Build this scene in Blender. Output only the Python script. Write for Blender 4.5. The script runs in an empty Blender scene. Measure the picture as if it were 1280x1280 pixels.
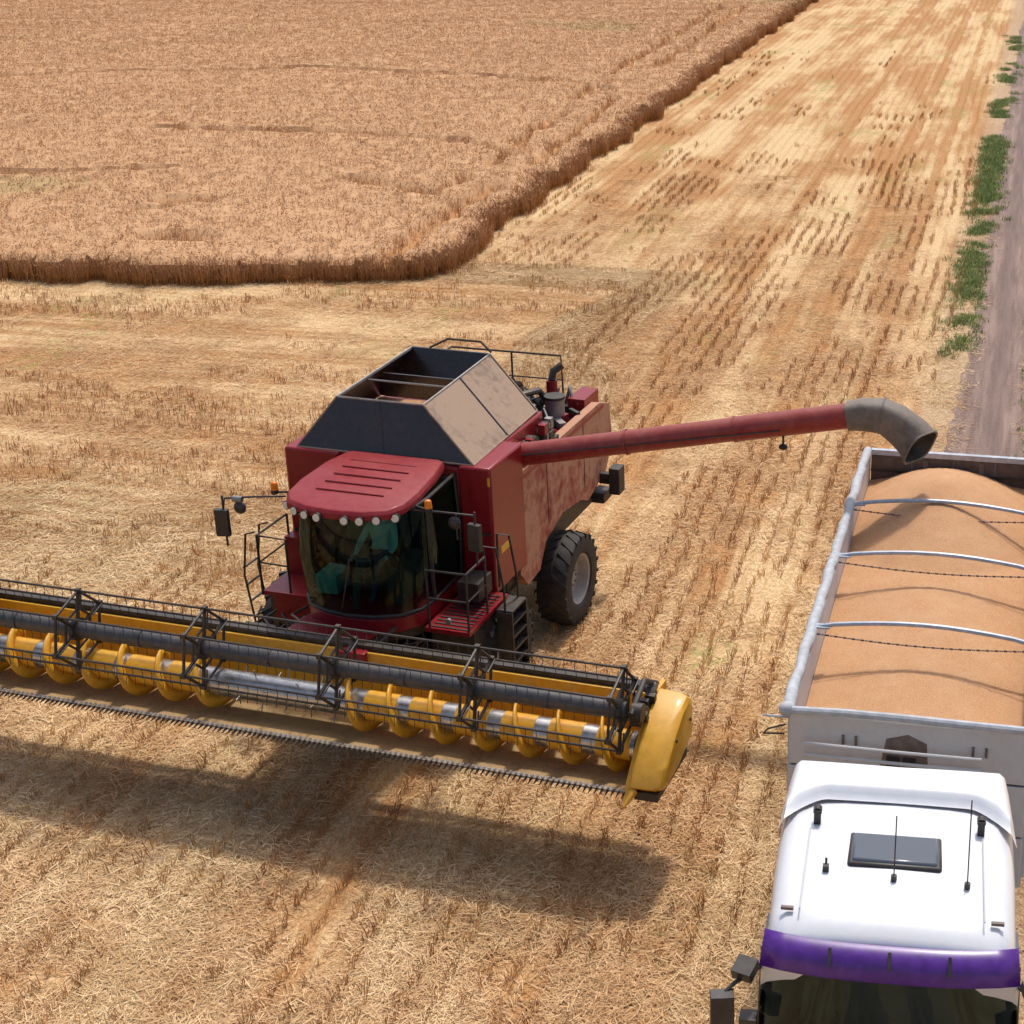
import bpy, math, random
import numpy as np
from mathutils import Vector, Matrix, Euler
random.seed(7); np.random.seed(7)
R=math.radians
scn=bpy.context.scene
scn.view_settings.view_transform='Standard'; scn.view_settings.look='None'; scn.view_settings.exposure=0
# ---------------------------------------------------------------- nodes helper
class NT:
    def __init__(s,nt): s.t=nt; s.n=nt.nodes; s.l=nt.links
    def put(s,sock,v):
        if v is None: return
        if isinstance(v,bpy.types.NodeSocket): s.l.new(v,sock)
        else:
            if hasattr(sock.default_value,'__len__'):
                if not hasattr(v,'__len__'): v=(v,)*len(sock.default_value)
                v=tuple(v)
                if len(sock.default_value)==4 and len(v)==3: v=v+(1,)
            sock.default_value=v
    def m(s,op,a,b=0.0,c=0.0,clamp=False):
        n=s.n.new('ShaderNodeMath'); n.operation=op; n.use_clamp=clamp
        s.put(n.inputs[0],a); s.put(n.inputs[1],b); s.put(n.inputs[2],c); return n.outputs[0]
    def ss(s,v,a,b,lo=0.0,hi=1.0):
        n=s.n.new('ShaderNodeMapRange'); n.interpolation_type='SMOOTHSTEP'
        s.put(n.inputs[0],v)
        for i,x in enumerate((a,b,lo,hi)): s.put(n.inputs[i+1],x)
        return n.outputs[0]
    def noise(s,vec,scale,detail=3,rough=0.55,dist=0.0):
        n=s.n.new('ShaderNodeTexNoise'); s.put(n.inputs['Vector'],vec); s.put(n.inputs['Scale'],scale)
        s.put(n.inputs['Detail'],detail); s.put(n.inputs['Roughness'],rough); s.put(n.inputs['Distortion'],dist); return n.outputs['Fac']
    def mix(s,f,a,b,mode='MIX'):
        n=s.n.new('ShaderNodeMix'); n.data_type='RGBA'; n.blend_type=mode
        s.put(n.inputs[0],f); s.put(n.inputs[6],a); s.put(n.inputs[7],b); return n.outputs[2]
    def mixf(s,f,a,b):
        n=s.n.new('ShaderNodeMix'); n.data_type='FLOAT'
        s.put(n.inputs[0],f); s.put(n.inputs[2],a); s.put(n.inputs[3],b); return n.outputs[0]
    def xyz(s,x,y,z=0.0):
        n=s.n.new('ShaderNodeCombineXYZ'); s.put(n.inputs[0],x); s.put(n.inputs[1],y); s.put(n.inputs[2],z); return n.outputs[0]
    def sep(s,v):
        n=s.n.new('ShaderNodeSeparateXYZ'); s.put(n.inputs[0],v); return n.outputs
    def geo(s): return s.n.new('ShaderNodeNewGeometry').outputs
    def tc(s): return s.n.new('ShaderNodeTexCoord').outputs
    def rnd(s): return s.n.new('ShaderNodeObjectInfo').outputs['Random']
    def bump(s,h,strength=0.5,dist=0.02):
        n=s.n.new('ShaderNodeBump'); s.put(n.inputs['Strength'],strength); s.put(n.inputs['Distance'],dist); s.put(n.inputs['Height'],h); return n.outputs[0]
def newmat(name):
    m=bpy.data.materials.new(name); m.use_nodes=True
    t=NT(m.node_tree); return m,t,m.node_tree.nodes['Principled BSDF']
DUST=(0.42,0.30,0.19)
def paint(name,col,rough=0.4,metal=0.0,dust=0.35,coat=0.0,var=0.15,dustcol=DUST,nz=0.35,bs=0.15,scale=1.0,spec=None):
    m,t,p=newmat(name)
    pos=t.tc()['Object']; g=t.geo()
    n1=t.noise(pos,1.3*scale,5,0.65); n2=t.noise(pos,9*scale,4,0.6); n3=t.noise(pos,55*scale,3,0.6)
    up=t.m('MULTIPLY',t.m('MAXIMUM',t.sep(g['Normal'])[2],0.0),nz)
    d=t.m('ADD',t.m('MULTIPLY',t.ss(n1,0.3,0.75),0.8),t.m('MULTIPLY',t.ss(n2,0.35,0.75),0.5))
    d=t.m('MULTIPLY',t.m('ADD',d,up),dust,clamp=True)
    d=t.m('MULTIPLY',d,t.ss(n3,0.1,0.6,0.6,1.0),clamp=True)
    dark=tuple(c*(1-var*2) for c in col)
    base=t.mix(t.ss(n2,0.3,0.7),dark,col)
    t.put(p.inputs['Base Color'],t.mix(d,base,dustcol))
    t.put(p.inputs['Roughness'],t.mixf(d,rough,0.85)); t.put(p.inputs['Metallic'],t.mixf(d,metal,0.0))
    if spec is not None: p.inputs['Specular IOR Level'].default_value=spec
    if coat: p.inputs['Coat Weight'].default_value=coat; p.inputs['Coat Roughness'].default_value=0.12
    if bs: t.put(p.inputs['Normal'],t.bump(n2,bs,0.006))
    return m
M={}
M['red']=paint('maroon_paint',(0.27,0.004,0.012),0.30,0,0.05,0.15,var=0.06,bs=0.03,spec=.3)
M['redroof']=paint('maroon_roof_paint',(0.27,0.009,0.018),0.45,0,0.16,0.05,var=0.06,dustcol=(0.46,0.19,0.15),bs=0.03,spec=.25)
M['tanred']=paint('dusty_maroon_panel',(0.31,0.025,0.025),0.55,0,1.7,0,dustcol=(0.50,0.27,0.165),nz=0.4,bs=0.03,scale=.55,spec=.25)
M['tubered']=paint('dusty_maroon_tube',(0.28,0.006,0.012),0.35,0,0.22,0.1,var=.08,dustcol=(0.48,0.24,0.17),nz=0.9,bs=0.03,scale=.8,spec=.3)
M['black']=paint('black_steel',(0.014,0.014,0.016),0.5,0,0.12)
M['blackp']=paint('black_plastic',(0.02,0.02,0.022),0.4,0,0.08)
M['yellow']=paint('yellow_paint',(0.85,0.42,0.012),0.4,0,0.22,0.15,var=.10,dustcol=(0.45,0.27,0.10))
M['floor']=paint('worn_header_floor',(0.25,0.15,0.05),0.7,0,1.0,var=.2,dustcol=(0.44,0.28,0.12),scale=2)
M['silver']=paint('worn_steel',(0.62,0.64,0.66),0.22,1.0,0.18,dustcol=(0.40,0.28,0.12))
M['tube']=paint('reel_tube_paint',(0.04,0.048,0.06),0.4,0,0.12)
M['smoke']=paint('smoked_extension',(0.026,0.015,0.012),0.22,0,0.10,0.3,dustcol=(0.2,0.12,0.08),bs=.03)
M['ext']=paint('dusty_extension',(0.09,0.055,0.04),0.5,0,1.15,dustcol=(0.37,0.26,0.18),nz=0.5,bs=.05,scale=.8,spec=.3)
M['metal']=paint('grey_metal',(0.30,0.31,0.32),0.4,0.6,0.3)
M['white']=paint('white_cab_paint',(0.80,0.81,0.83),0.28,0,0.06,0.5,var=0.03,dustcol=(0.55,0.5,0.45),bs=0.0)
M['wpanel']=paint('white_trailer_panel',(0.66,0.67,0.66),0.5,0,0.25,var=0.06,dustcol=(0.40,0.34,0.28),bs=0.05)
M['wall']=paint('trailer_side_paint',(0.60,0.62,0.65),0.5,0,0.3,var=0.06,dustcol=(0.45,0.38,0.32),bs=0.05)
M['rear']=paint('trailer_rear_steel',(0.10,0.075,0.065),0.6,0,0.4,dustcol=(0.2,0.14,0.11))
M['bar']=paint('galvanised_bar',(0.50,0.55,0.62),0.4,0.2,0.1)
M['tarp']=paint('rolled_tarpaulin',(0.55,0.58,0.62),0.6,0,0.15)
M['purple']=paint('purple_visor',(0.10,0.015,0.30),0.35,0,0.05,0.2)
M['rubber']=paint('tyre_rubber',(0.018,0.018,0.019),0.75,0,0.16,dustcol=(0.22,0.16,0.11))
M['rim']=paint('wheel_rim',(0.42,0.42,0.42),0.45,0.1,0.4)
M['seat']=paint('seat_fabric',(0.03,0.04,0.045),0.8,0,0.05)
M['teal']=paint('shirt_fabric',(0.16,0.50,0.46),0.8,0,0.0)
M['skin']=paint('skin',(0.50,0.28,0.20),0.55,0,0.0,var=0.04)
M['hair']=paint('hair',(0.03,0.02,0.012),0.7,0,0.0)
M['stain']=paint('rust_stain',(0.16,0.12,0.10),0.7,0,0.5,dustcol=(0.3,0.25,0.2))
M['greyf']=paint('grey_dusty_spout',(0.13,0.115,0.10),0.55,0,0.5,dustcol=(0.30,0.235,0.18),bs=.05)
def flat(name,col,rough=0.3,emit=0,metal=0):
    m,t,p=newmat(name); p.inputs['Base Color'].default_value=(*col,1); p.inputs['Roughness'].default_value=rough; p.inputs['Metallic'].default_value=metal
    return m
M['orange']=flat('orange_beacon_lens',(0.9,0.22,0.01),0.15)
M['lamp']=flat('lamp_lens',(0.75,0.70,0.60),0.1)
M['mirror']=flat('mirror_glass',(0.7,0.72,0.75),0.04,0,1.0)
def glassmat(name,tint,refl=1.0,rough=0.02):
    m=bpy.data.materials.new(name); m.use_nodes=True; nt=m.node_tree; nt.nodes.clear(); t=NT(nt)
    o=t.n.new('ShaderNodeOutputMaterial'); tr=t.n.new('ShaderNodeBsdfTransparent'); tr.inputs[0].default_value=(*tint,1)
    gl=t.n.new('ShaderNodeBsdfGlossy'); gl.inputs['Roughness'].default_value=rough; gl.inputs['Color'].default_value=(0.7,0.9,0.85,1)
    lw=t.n.new('ShaderNodeLayerWeight'); lw.inputs[0].default_value=0.3
    f=t.m('MULTIPLY_ADD',lw.outputs['Fresnel'],0.6*refl,0.03*refl,clamp=True)
    mx=t.n.new('ShaderNodeMixShader'); t.put(mx.inputs[0],f); t.l.new(tr.outputs[0],mx.inputs[1]); t.l.new(gl.outputs[0],mx.inputs[2]); t.l.new(mx.outputs[0],o.inputs[0])
    return m
M['glass']=glassmat('tinted_cab_glass',(0.38,0.56,0.46),0.55)
M['dglass']=glassmat('truck_glass',(0.16,0.20,0.19),0.8)
M['hatch']=flat('roof_hatch_glass',(0.10,0.115,0.14),0.15)
m,t,p=newmat('grain'); g=t.geo()
n=t.noise(g['Position'],2.2,4); n2=t.noise(g['Position'],90,2,0.7)
c=t.mix(t.ss(n2,0.25,0.75),(0.42,0.19,0.075),(0.78,0.44,0.22)); c=t.mix(t.ss(n,0.3,0.8,0,0.45),c,(0.70,0.43,0.235))
t.put(p.inputs['Base Color'],c); p.inputs['Roughness'].default_value=0.9
t.put(p.inputs['Normal'],t.bump(t.m('ADD',n2,t.m('MULTIPLY',n,1.0)),0.8,0.02)); M['grain']=m
# ---------------------------------------------------------------- field colour
A=R(10.6)
CA,SA=math.cos(A),math.sin(A)
def field_color(t,pos,lite=False):
    x,y,z=t.sep(pos)
    q=t.m('SUBTRACT',t.m('MULTIPLY',x,CA),t.m('MULTIPLY',y,SA))
    s=t.m('ADD',t.m('MULTIPLY',x,SA),t.m('MULTIPLY',y,CA))
    w=t.m('MULTIPLY',t.m('SUBTRACT',t.noise(t.xyz(x,y),0.16,1),0.5),5.0)
    hm=t.m('MULTIPLY',t.ss(t.m('ADD',q,w),-9.5,-13.0),t.m('MULTIPLY',t.ss(t.m('ADD',s,w),22,30),t.ss(s,50,47)))
    a=t.mixf(hm,q,s); b=t.mixf(hm,s,q)
    n1=t.noise(t.xyz(t.m('MULTIPLY',a,0.60),t.m('MULTIPLY',b,0.06)),1.0,2,0.6,0.3)
    big=t.noise(t.xyz(x,y),0.13,3,0.65)
    n2=0.5; n3=0.5
    if not lite:
        n2=t.noise(t.xyz(t.m('MULTIPLY',a,2.6),t.m('MULTIPLY',b,0.30)),1.0,3,0.65,0.4)
        n3=t.noise(t.xyz(a,b),3.4,4,0.7)
        n4=t.noise(t.xyz(t.m('MULTIPLY',a,1.0),t.m('MULTIPLY',b,0.6)),22,3,0.7,0.8)
    else: n4=t.rnd()
    k=t.m('ADD',t.m('MULTIPLY',n1,0.72),t.m('MULTIPLY',n2,0.28)); k=t.m('ADD',k,t.m('MULTIPLY',n3,0.20)); k=t.m('ADD',k,t.m('MULTIPLY',big,0.42))
    tr_=0.0
    qw=t.m('ADD',q,t.m('MULTIPLY',t.m('SUBTRACT',n2,0.5),0.6) if not lite else 0.0)
    for q0,hw in((-5.35,.42),(-3.7,.22),(-8.3,.35)):
        tr_=t.m('MAXIMUM',tr_,t.ss(t.m('ABSOLUTE',t.m('SUBTRACT',qw,q0)),hw,hw*.4))
    k=t.m('SUBTRACT',k,t.m('MULTIPLY',tr_,t.ss(big,.35,.6,0.02,.14)))
    k=t.ss(k,0.70,0.92)
    k4=t.ss(n4,0.25,0.75)
    red=t.mix(k4,(0.33,0.145,0.052),(0.66,0.37,0.16))
    pale=t.mix(k4,(0.50,0.31,0.14),(0.94,0.70,0.40))
    c=t.mix(k,red,pale)
    if not lite:
        ph=t.m('ADD',t.m('MULTIPLY',a,2*math.pi/0.40),t.m('MULTIPLY',w,1.0))
        row=t.m('SINE',ph)
        rowm=t.m('MULTIPLY',t.m('MULTIPLY',t.ss(row,0.1,0.9),t.mixf(k,0.58,0.22)),t.ss(n3,0.36,0.56))
        c=t.mix(rowm,c,(0.35,0.15,0.052))
        gr=t.m('MULTIPLY',t.ss(t.noise(t.xyz(t.m('MULTIPLY',q,1.0),t.m('MULTIPLY',s,0.45)),0.33,4,0.7),0.55,0.68),t.ss(n3,0.42,0.60,0,0.65))
        c=t.mix(gr,c,(0.28,0.29,0.08))
    return c,q,s,n3,n4,k
m,t,p=newmat('stubble_ground'); g=t.geo()
c,q,s,n3,n4,k=field_color(t,g['Position'])
xx=t.m('ADD',q,t.m('MULTIPLY',t.m('SUBTRACT',n3,0.5),1.2))
verge_=t.m('MULTIPLY',t.ss(xx,-2.6,-1.8),t.ss(xx,6.0,5.0))
soil=t.mix(t.ss(n4,0.3,0.7),(0.37,0.24,0.15),(0.62,0.46,0.30))
c=t.mix(t.m('MULTIPLY',verge_,0.75),c,soil)
t.put(p.inputs['Base Color'],c); p.inputs['Roughness'].default_value=0.95; p.inputs['Specular IOR Level'].default_value=0.1
t.put(p.inputs['Normal'],t.bump(t.m('ADD',t.m('MULTIPLY',n4,0.5),n3),0.9,0.08)); M['ground']=m
def strawmat(name,lo,hi,follow):
    m,t,p=newmat(name); g=t.geo()
    c=field_color(t,g['Position'],True)[0]
    own=t.mix(t.rnd(),lo,hi)
    t.put(p.inputs['Base Color'],t.mix(follow,own,c)); p.inputs['Roughness'].default_value=0.8; p.inputs['Specular IOR Level'].default_value=0.1
    return m
M['straw']=strawmat('loose_straw',(0.70,0.46,0.21),(1.0,0.80,0.50),0.62)
M['stub']=strawmat('stubble_stalk',(0.38,0.17,0.06),(0.72,0.42,0.17),0.4)
def wheatmat(name,a,b,z0):
    m,t,p=newmat(name); g=t.geo(); x,y,z=t.sep(g['Position'])
    n=t.noise(t.xyz(x,t.m('MULTIPLY',y,0.6)),0.12,3,0.6); f=t.noise(g['Position'],4.5,2,0.7)
    f2=t.noise(g['Position'],22,1,0.7)
    c=t.mix(t.m('ADD',t.m('MULTIPLY',t.ss(f,.3,.7),0.35),t.m('MULTIPLY',t.ss(f2,.3,.7),0.65)),a,b)
    c=t.mix(t.ss(n,0.35,0.7,0,0.45),c,(0.62,0.375,0.205))
    n5=t.noise(t.xyz(x,y),0.06,2,0.6); c=t.mix(t.ss(n5,0.60,0.72,0,0.40),c,(0.34,0.30,0.12))
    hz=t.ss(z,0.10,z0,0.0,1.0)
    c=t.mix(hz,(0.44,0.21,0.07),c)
    t.put(p.inputs['Base Color'],c); p.inputs['Roughness'].default_value=0.85; p.inputs['Specular IOR Level'].default_value=0.1
    return m
M['wheat']=wheatmat('ripe_wheat',(0.37,0.195,0.09),(0.70,0.43,0.235),0.68)
m,t,p=newmat('dirt_track'); g=t.geo(); x,y,z=t.sep(g['Position'])
q=t.m('SUBTRACT',t.m('MULTIPLY',x,CA),t.m('MULTIPLY',y,SA)); s=t.m('ADD',t.m('MULTIPLY',x,SA),t.m('MULTIPLY',y,CA))
n=t.noise(t.xyz(t.m('MULTIPLY',q,4.0),t.m('MULTIPLY',s,0.25)),1.0,5,0.65); f=t.noise(g['Position'],14,4,0.7)
c=t.mix(t.ss(n,0.3,0.72),(0.13,0.080,0.065),(0.32,0.215,0.175)); c=t.mix(t.ss(f,0.35,0.7,0,0.4),c,(0.38,0.27,0.20))
rut=t.ss(t.m('ABSOLUTE',t.m('ADD',q,.45)),.30,.12); c=t.mix(t.m('MULTIPLY',rut,.5),c,(0.15,0.095,0.08))
t.put(p.inputs['Base Color'],c); p.inputs['Roughness'].default_value=0.95
t.put(p.inputs['Normal'],t.bump(t.m('ADD',n,t.m('MULTIPLY',f,0.4)),0.8,0.06)); M['dirt']=m
m,t,p=newmat('green_grass'); r=t.rnd(); t.put(p.inputs['Base Color'],t.mix(r,(0.11,0.19,0.035),(0.36,0.37,0.12))); p.inputs['Roughness'].default_value=0.7; M['grass']=m
# ---------------------------------------------------------------- mesh builder
class MB:
    def __init__(s): s.v=[]; s.f=[]; s.mi=[]; s.mats=[]
    def mat(s,k):
        if k not in s.mats: s.mats.append(k)
        return s.mats.index(k)
    def add(s,vs,fs,k):
        o=len(s.v); i=s.mat(k); s.v+= [tuple(v) for v in vs]
        for f in fs: s.f.append([o+a for a in f]); s.mi.append(i)
    def box(s,c,d,k,rot=(0,0,0)):
        E=Euler([R(a) for a in rot]).to_matrix(); C=Vector(c)
        vs=[C+E@Vector((sx*d[0]/2,sy*d[1]/2,sz*d[2]/2)) for sz in(-1,1) for sy in(-1,1) for sx in(-1,1)]
        s.add(vs,[(0,2,3,1),(4,5,7,6),(0,1,5,4),(2,6,7,3),(0,4,6,2),(1,3,7,5)],k)
    def b2(s,a,b,k): s.box([(a[i]+b[i])/2 for i in range(3)],[abs(b[i]-a[i]) for i in range(3)],k)
    def cyl(s,p0,p1,r0,k,r1=None,n=14,caps=True):
        if r1 is None: r1=r0
        p0=Vector(p0);p1=Vector(p1); d=(p1-p0).normalized()
        u=d.orthogonal().normalized(); w=d.cross(u)
        vs=[]
        for (p,r) in((p0,r0),(p1,r1)):
            for i in range(n):
                a=2*math.pi*i/n; vs.append(p+u*(r*math.cos(a))+w*(r*math.sin(a)))
        fs=[(i,(i+1)%n,n+(i+1)%n,n+i) for i in range(n)]
        if caps: fs+=[tuple(range(n-1,-1,-1)),tuple(range(n,2*n))]
        s.add(vs,fs,k)
    def tube(s,pts,r,k,n=8):
        pts=[Vector(p) for p in pts]; vs=[]; rr=r if hasattr(r,'__len__') else [r]*len(pts)
        u=None
        for i,p in enumerate(pts):
            d=(pts[min(i+1,len(pts)-1)]-pts[max(i-1,0)]).normalized()
            if u is None: u=d.orthogonal().normalized()
            u=(u-d*u.dot(d)).normalized(); w=d.cross(u)
            for j in range(n):
                a=2*math.pi*j/n; vs.append(p+u*(rr[i]*math.cos(a))+w*(rr[i]*math.sin(a)))
        fs=[]
        for i in range(len(pts)-1):
            for j in range(n): fs.append((i*n+j,i*n+(j+1)%n,(i+1)*n+(j+1)%n,(i+1)*n+j))
        fs+=[tuple(range(n-1,-1,-1)),tuple(range((len(pts)-1)*n,len(pts)*n))]
        s.add(vs,fs,k)
    def prism(s,poly,x0,x1,k):
        n=len(poly); vs=[(x0,a,b) for a,b in poly]+[(x1,a,b) for a,b in poly]
        fs=[tuple(range(n)),tuple(range(2*n-1,n-1,-1))]+[(i,n+i,n+(i+1)%n,(i+1)%n) for i in range(n)]
        s.add(vs,fs,k)
    def prismz(s,poly,z0,z1,k):
        n=len(poly); vs=[(a,b,z0) for a,b in poly]+[(a,b,z1) for a,b in poly]
        fs=[tuple(range(n-1,-1,-1)),tuple(range(n,2*n))]+[(i,(i+1)%n,n+(i+1)%n,n+i) for i in range(n)]
        s.add(vs,fs,k)
    def plate(s,pts,th,k):
        P=[Vector(p) for p in pts]; nrm=(P[1]-P[0]).cross(P[2]-P[0]).normalized()*th; n=len(P)
        vs=P+[p-nrm for p in P]
        fs=[tuple(range(n)),tuple(range(2*n-1,n-1,-1))]+[(i,n+i,n+(i+1)%n,(i+1)%n) for i in range(n)]
        s.add(vs,fs,k)
    def lathe(s,prof,c,k,n=32):
        vs=[];m=len(prof)
        for i in range(n):
            a=2*math.pi*i/n
            for (x,r) in prof: vs.append((c[0]+x,c[1]+r*math.cos(a),c[2]+r*math.sin(a)))
        fs=[(i*m+j,i*m+j+1,((i+1)%n)*m+j+1,((i+1)%n)*m+j) for i in range(n) for j in range(m-1)]
        s.add(vs,fs,k)
    def sphere(s,c,r,k,sc=(1,1,1),n=12,mm=8):
        vs=[];fs=[]
        for i in range(mm+1):
            th=math.pi*i/mm
            for j in range(n):
                a=2*math.pi*j/n; vs.append((c[0]+r*sc[0]*math.sin(th)*math.cos(a),c[1]+r*sc[1]*math.sin(th)*math.sin(a),c[2]+r*sc[2]*math.cos(th)))
        for i in range(mm):
            for j in range(n): fs.append((i*n+j,(i+1)*n+j,(i+1)*n+(j+1)%n,i*n+(j+1)%n))
        s.add(vs,fs,k)
    def obj(s,name,parent=None,bevel=0.0,ang=35):
        me=bpy.data.meshes.new(name); me.from_pydata(s.v,[],s.f); me.update()
        for k in s.mats: me.materials.append(M[k])
        me.polygons.foreach_set('material_index',s.mi)
        import bmesh
        bm=bmesh.new(); bm.from_mesh(me); bmesh.ops.recalc_face_normals(bm,faces=bm.faces); bm.to_mesh(me); bm.free()
        me.polygons.foreach_set('use_smooth',[True]*len(me.polygons)); me.set_sharp_from_angle(angle=R(ang))
        o=bpy.data.objects.new(name,me); scn.collection.objects.link(o)
        if parent: o.parent=parent
        if bevel:
            b=o.modifiers.new('bevel','BEVEL'); b.width=bevel; b.segments=2; b.limit_method='ANGLE'; b.angle_limit=R(35)
        return o
def empty(name,loc,yaw):
    e=bpy.data.objects.new(name,None); e.location=loc; e.rotation_euler=(0,0,yaw); scn.collection.objects.link(e); return e
def wheel(name,parent,c,r,w,rr,side=1,ag=True,rimmat='rim'):
    b=MB(); h=w/2
    prof=[(-h*.75,rr),(-h*.95,rr*1.08),(-h,r*.80),(-h*.92,r*.93),(-h*.75,r*.965),(0,r*.98),(h*.75,r*.965),(h*.92,r*.93),(h,r*.80),(h*.95,rr*1.08),(h*.75,rr)]
    b.lathe(prof,c,'rubber',40)
    if ag:
        N=22
        for i in range(N):
            for sd in(-1,1):
                a0=2*math.pi*(i+(0.5 if sd>0 else 0))/N
                pts=[]
                for (xo,da) in((0.02,0.0),(h*1.0,0.24)):
                    for dd in(-0.04,0.04): pts.append((xo*sd,a0+da+dd))
                vs=[]
                for rad in(r*.93,r*1.02):
                    for (xo,a) in(pts[0],pts[1],pts[3],pts[2]):
                        rd=rad-(0.05*r if abs(xo)>h*.5 else 0)
                        vs.append((c[0]+xo,c[1]+rd*math.cos(a),c[2]+rd*math.sin(a)))
                b.add(vs,[(3,2,1,0),(4,5,6,7),(0,1,5,4),(1,2,6,5),(2,3,7,6),(3,0,4,7)],'rubber')
    s=side
    b.lathe([(s*h*.80,rr*1.02),(s*h*.86,rr*1.0),(s*h*.80,rr*.93),(s*h*.2,rr*.82),(s*h*.12,rr*.5),(s*h*.3,rr*.42),(s*h*.34,0.001)],c,rimmat,32)
    b.lathe([(-s*h*.78,rr*1.02),(-s*h*.3,rr*.8),(-s*h*.2,0.001)],c,rimmat,24)
    for i in range(8):
        a=2*math.pi*i/8; y=c[1]+rr*.32*math.cos(a); z=c[2]+rr*.32*math.sin(a)
        b.cyl((c[0]+s*h*.3,y,z),(c[0]+s*h*.42,y,z),0.02,'metal',n=6)
    return b.obj(name,parent)
# ================================================================= COMBINE
YC=-R(16.5)
comb=empty('combine_harvester',(-5.15,23.80,0),YC)
rv=Vector((math.cos(YC),math.sin(YC),0)); bv=Vector((-math.sin(YC),math.cos(YC),0)); OC=Vector((-5.15,23.80,0))
def toL(w): d=Vector(w)-OC; return Vector((d.dot(rv),d.dot(bv),w[2]))
XC=0.20
b=MB()
b.b2((-1.75,0,1.9),(-1.00+XC,1.25,4.0),'red'); b.b2((1.02+XC,0,1.9),(1.75,1.25,4.0),'red')
b.b2((-1.0+XC,0.05,1.6),(1.02+XC,1.25,3.95),'red')
b.b2((-1.5,1.25,2.2),(1.47,2.8,3.98),'red')
b.obj('grain_tank_body',comb,0.04)
b=MB()
b.b2((1.751,.25,2.5),(1.756,.62,2.62),'yellow')
b.b2((1.40,-.006,2.1),(1.402,-.003,3.9),'black'); b.b2((1.7,-.012,3.72),(1.74,-.004,3.86),'yellow')
b.b2((-1.70,-.02,2.6),(-1.2,-.004,2.64),'black'); b.b2((1.30,-.02,2.9),(1.7,-.004,2.94),'black')
b.obj('body_seams',comb)
b=MB()
prof=[(1.2,1.7),(1.2,3.25),(1.5,3.42),(5.0,3.42),(5.5,3.25),(5.6,2.5),(5.25,2.05),(4.3,1.80),(3.95,1.95),(3.1,2.05),(2.3,1.85),(2.0,1.45),(1.5,1.4)]
for sx in(1,-1):
    x0,x1=(1.48,1.64) if sx>0 else(-1.64,-1.48)
    b.prism(prof,x0,x1,'tanred')
    xs_=(1.641,1.648) if sx>0 else(-1.648,-1.641)
    for y in(2.45,4.15): b.b2((xs_[0],y-.010,2.1),(xs_[1],y+.010,3.36),'black')
    b.b2((xs_[0],1.3,3.28),(xs_[1],5.2,3.35),'red')
b.obj('side_shields',comb,0.03)
b=MB()
b.b2((-1.47,2.81,1.5),(1.47,5.2,3.1),'black'); b.b2((-1.2,0.3,1.1),(1.2,2.8,2.2),'black')
b.prism([(5.2,1.7),(5.2,3.3),(5.6,3.2),(5.8,2.3),(5.7,1.6)],-1.3,1.3,'tanred')
b.prism([(5.2,1.0),(5.2,1.7),(6.0,1.5),(6.1,0.9)],-0.9,0.9,'black')
b.b2((1.45,1.0,1.5),(1.475,3.0,3.2),'black')
b.b2((1.62,4.9,1.9),(2.0,5.05,2.1),'black'); b.b2((1.85,4.8,1.75),(2.05,5.1,2.25),'black'); b.b2((1.5,4.8,1.55),(1.75,5.2,1.75),'black')
b.cyl((-1.5,0.0,0.95),(1.5,0.0,0.95),0.22,'black'); b.cyl((-1.5,3.1,0.8),(1.5,3.1,0.8),0.12,'black')
b.obj('chassis',comb,0.015)
b=MB()
b.b2((-1.47,2.82,3.1),(1.47,5.15,3.2),'black')
b.b2((0.15,3.1,3.2),(0.85,3.7,3.72),'red'); b.b2((0.25,3.2,3.72),(0.75,3.6,3.78),'red')
b.b2((1.15,4.7,3.2),(1.47,5.4,3.55),'red'); b.b2((-1.4,3.0,3.2),(-0.9,5.0,3.9),'red')
b.cyl((-0.5,3.9,3.85),(0.3,3.9,3.85),0.24,'metal',n=20); b.cyl((0.3,3.9,3.85),(0.42,3.9,3.85),0.27,'black',n=20)
b.cyl((0.9,4.6,3.2),(0.9,4.6,3.9),0.10,'red',n=16); b.tube([(0.9,4.6,3.9),(0.92,4.65,4.05),(1.05,4.75,4.15)],0.07,'black')
b.tube([(.5,3.0,3.7),(.7,3.4,3.95),(.9,4.0,3.9),(.95,4.4,3.5)],.06,'blackp')
b.cyl((-0.7,4.7,3.5),(0.2,4.7,3.5),0.28,'black',n=20); b.cyl((1.15,4.1,3.2),(1.15,4.1,3.75),0.17,'metal',n=16); b.cyl((1.15,4.1,3.75),(1.15,4.1,3.80),0.19,'black',n=16)
random.seed(3)
for i in range(64):
    x=random.uniform(-0.7,1.42); y=random.uniform(2.9,5.1); s=random.uniform(0.05,0.18)
    b.box((x,y,3.2+s/2+random.uniform(0,.22)),(s,random.uniform(.06,.3),s),random.choice(['black','black','metal','red','blackp','metal']),(0,0,random.uniform(0,90)))
for i in range(26):
    x=random.uniform(-0.5,1.38); y=random.uniform(2.9,5.0)
    b.tube([(x,y,3.25),(x+random.uniform(-.1,.1),y+.1,3.6),(x+random.uniform(-.4,.4),y+random.uniform(.1,.4),3.7),(x+random.uniform(-.5,.3),y+random.uniform(.2,.6),3.3)],random.uniform(.012,.035),random.choice(['black','black','metal']),6)
for i in range(30):
    y=random.uniform(1.3,2.95); b.box((1.5+random.uniform(0,.1),y,3.48+random.uniform(-.05,.3)),(.12,random.uniform(.05,.2),random.uniform(.05,.18)),random.choice(['black','metal','black','red']))
for yy in (1.75,2.15,2.6): b.cyl((1.47,yy,3.62),(1.60,yy,3.62),0.15,'black',n=16); b.cyl((1.60,yy,3.62),(1.63,yy,3.62),0.06,'metal',n=10)
zr=4.25
b.tube([(-1.2,3.1,3.2),(-1.2,3.1,zr),(-1.15,4.9,zr),(0.95,4.95,zr),(1.0,4.9,3.2)],0.022,'black',6)
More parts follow.
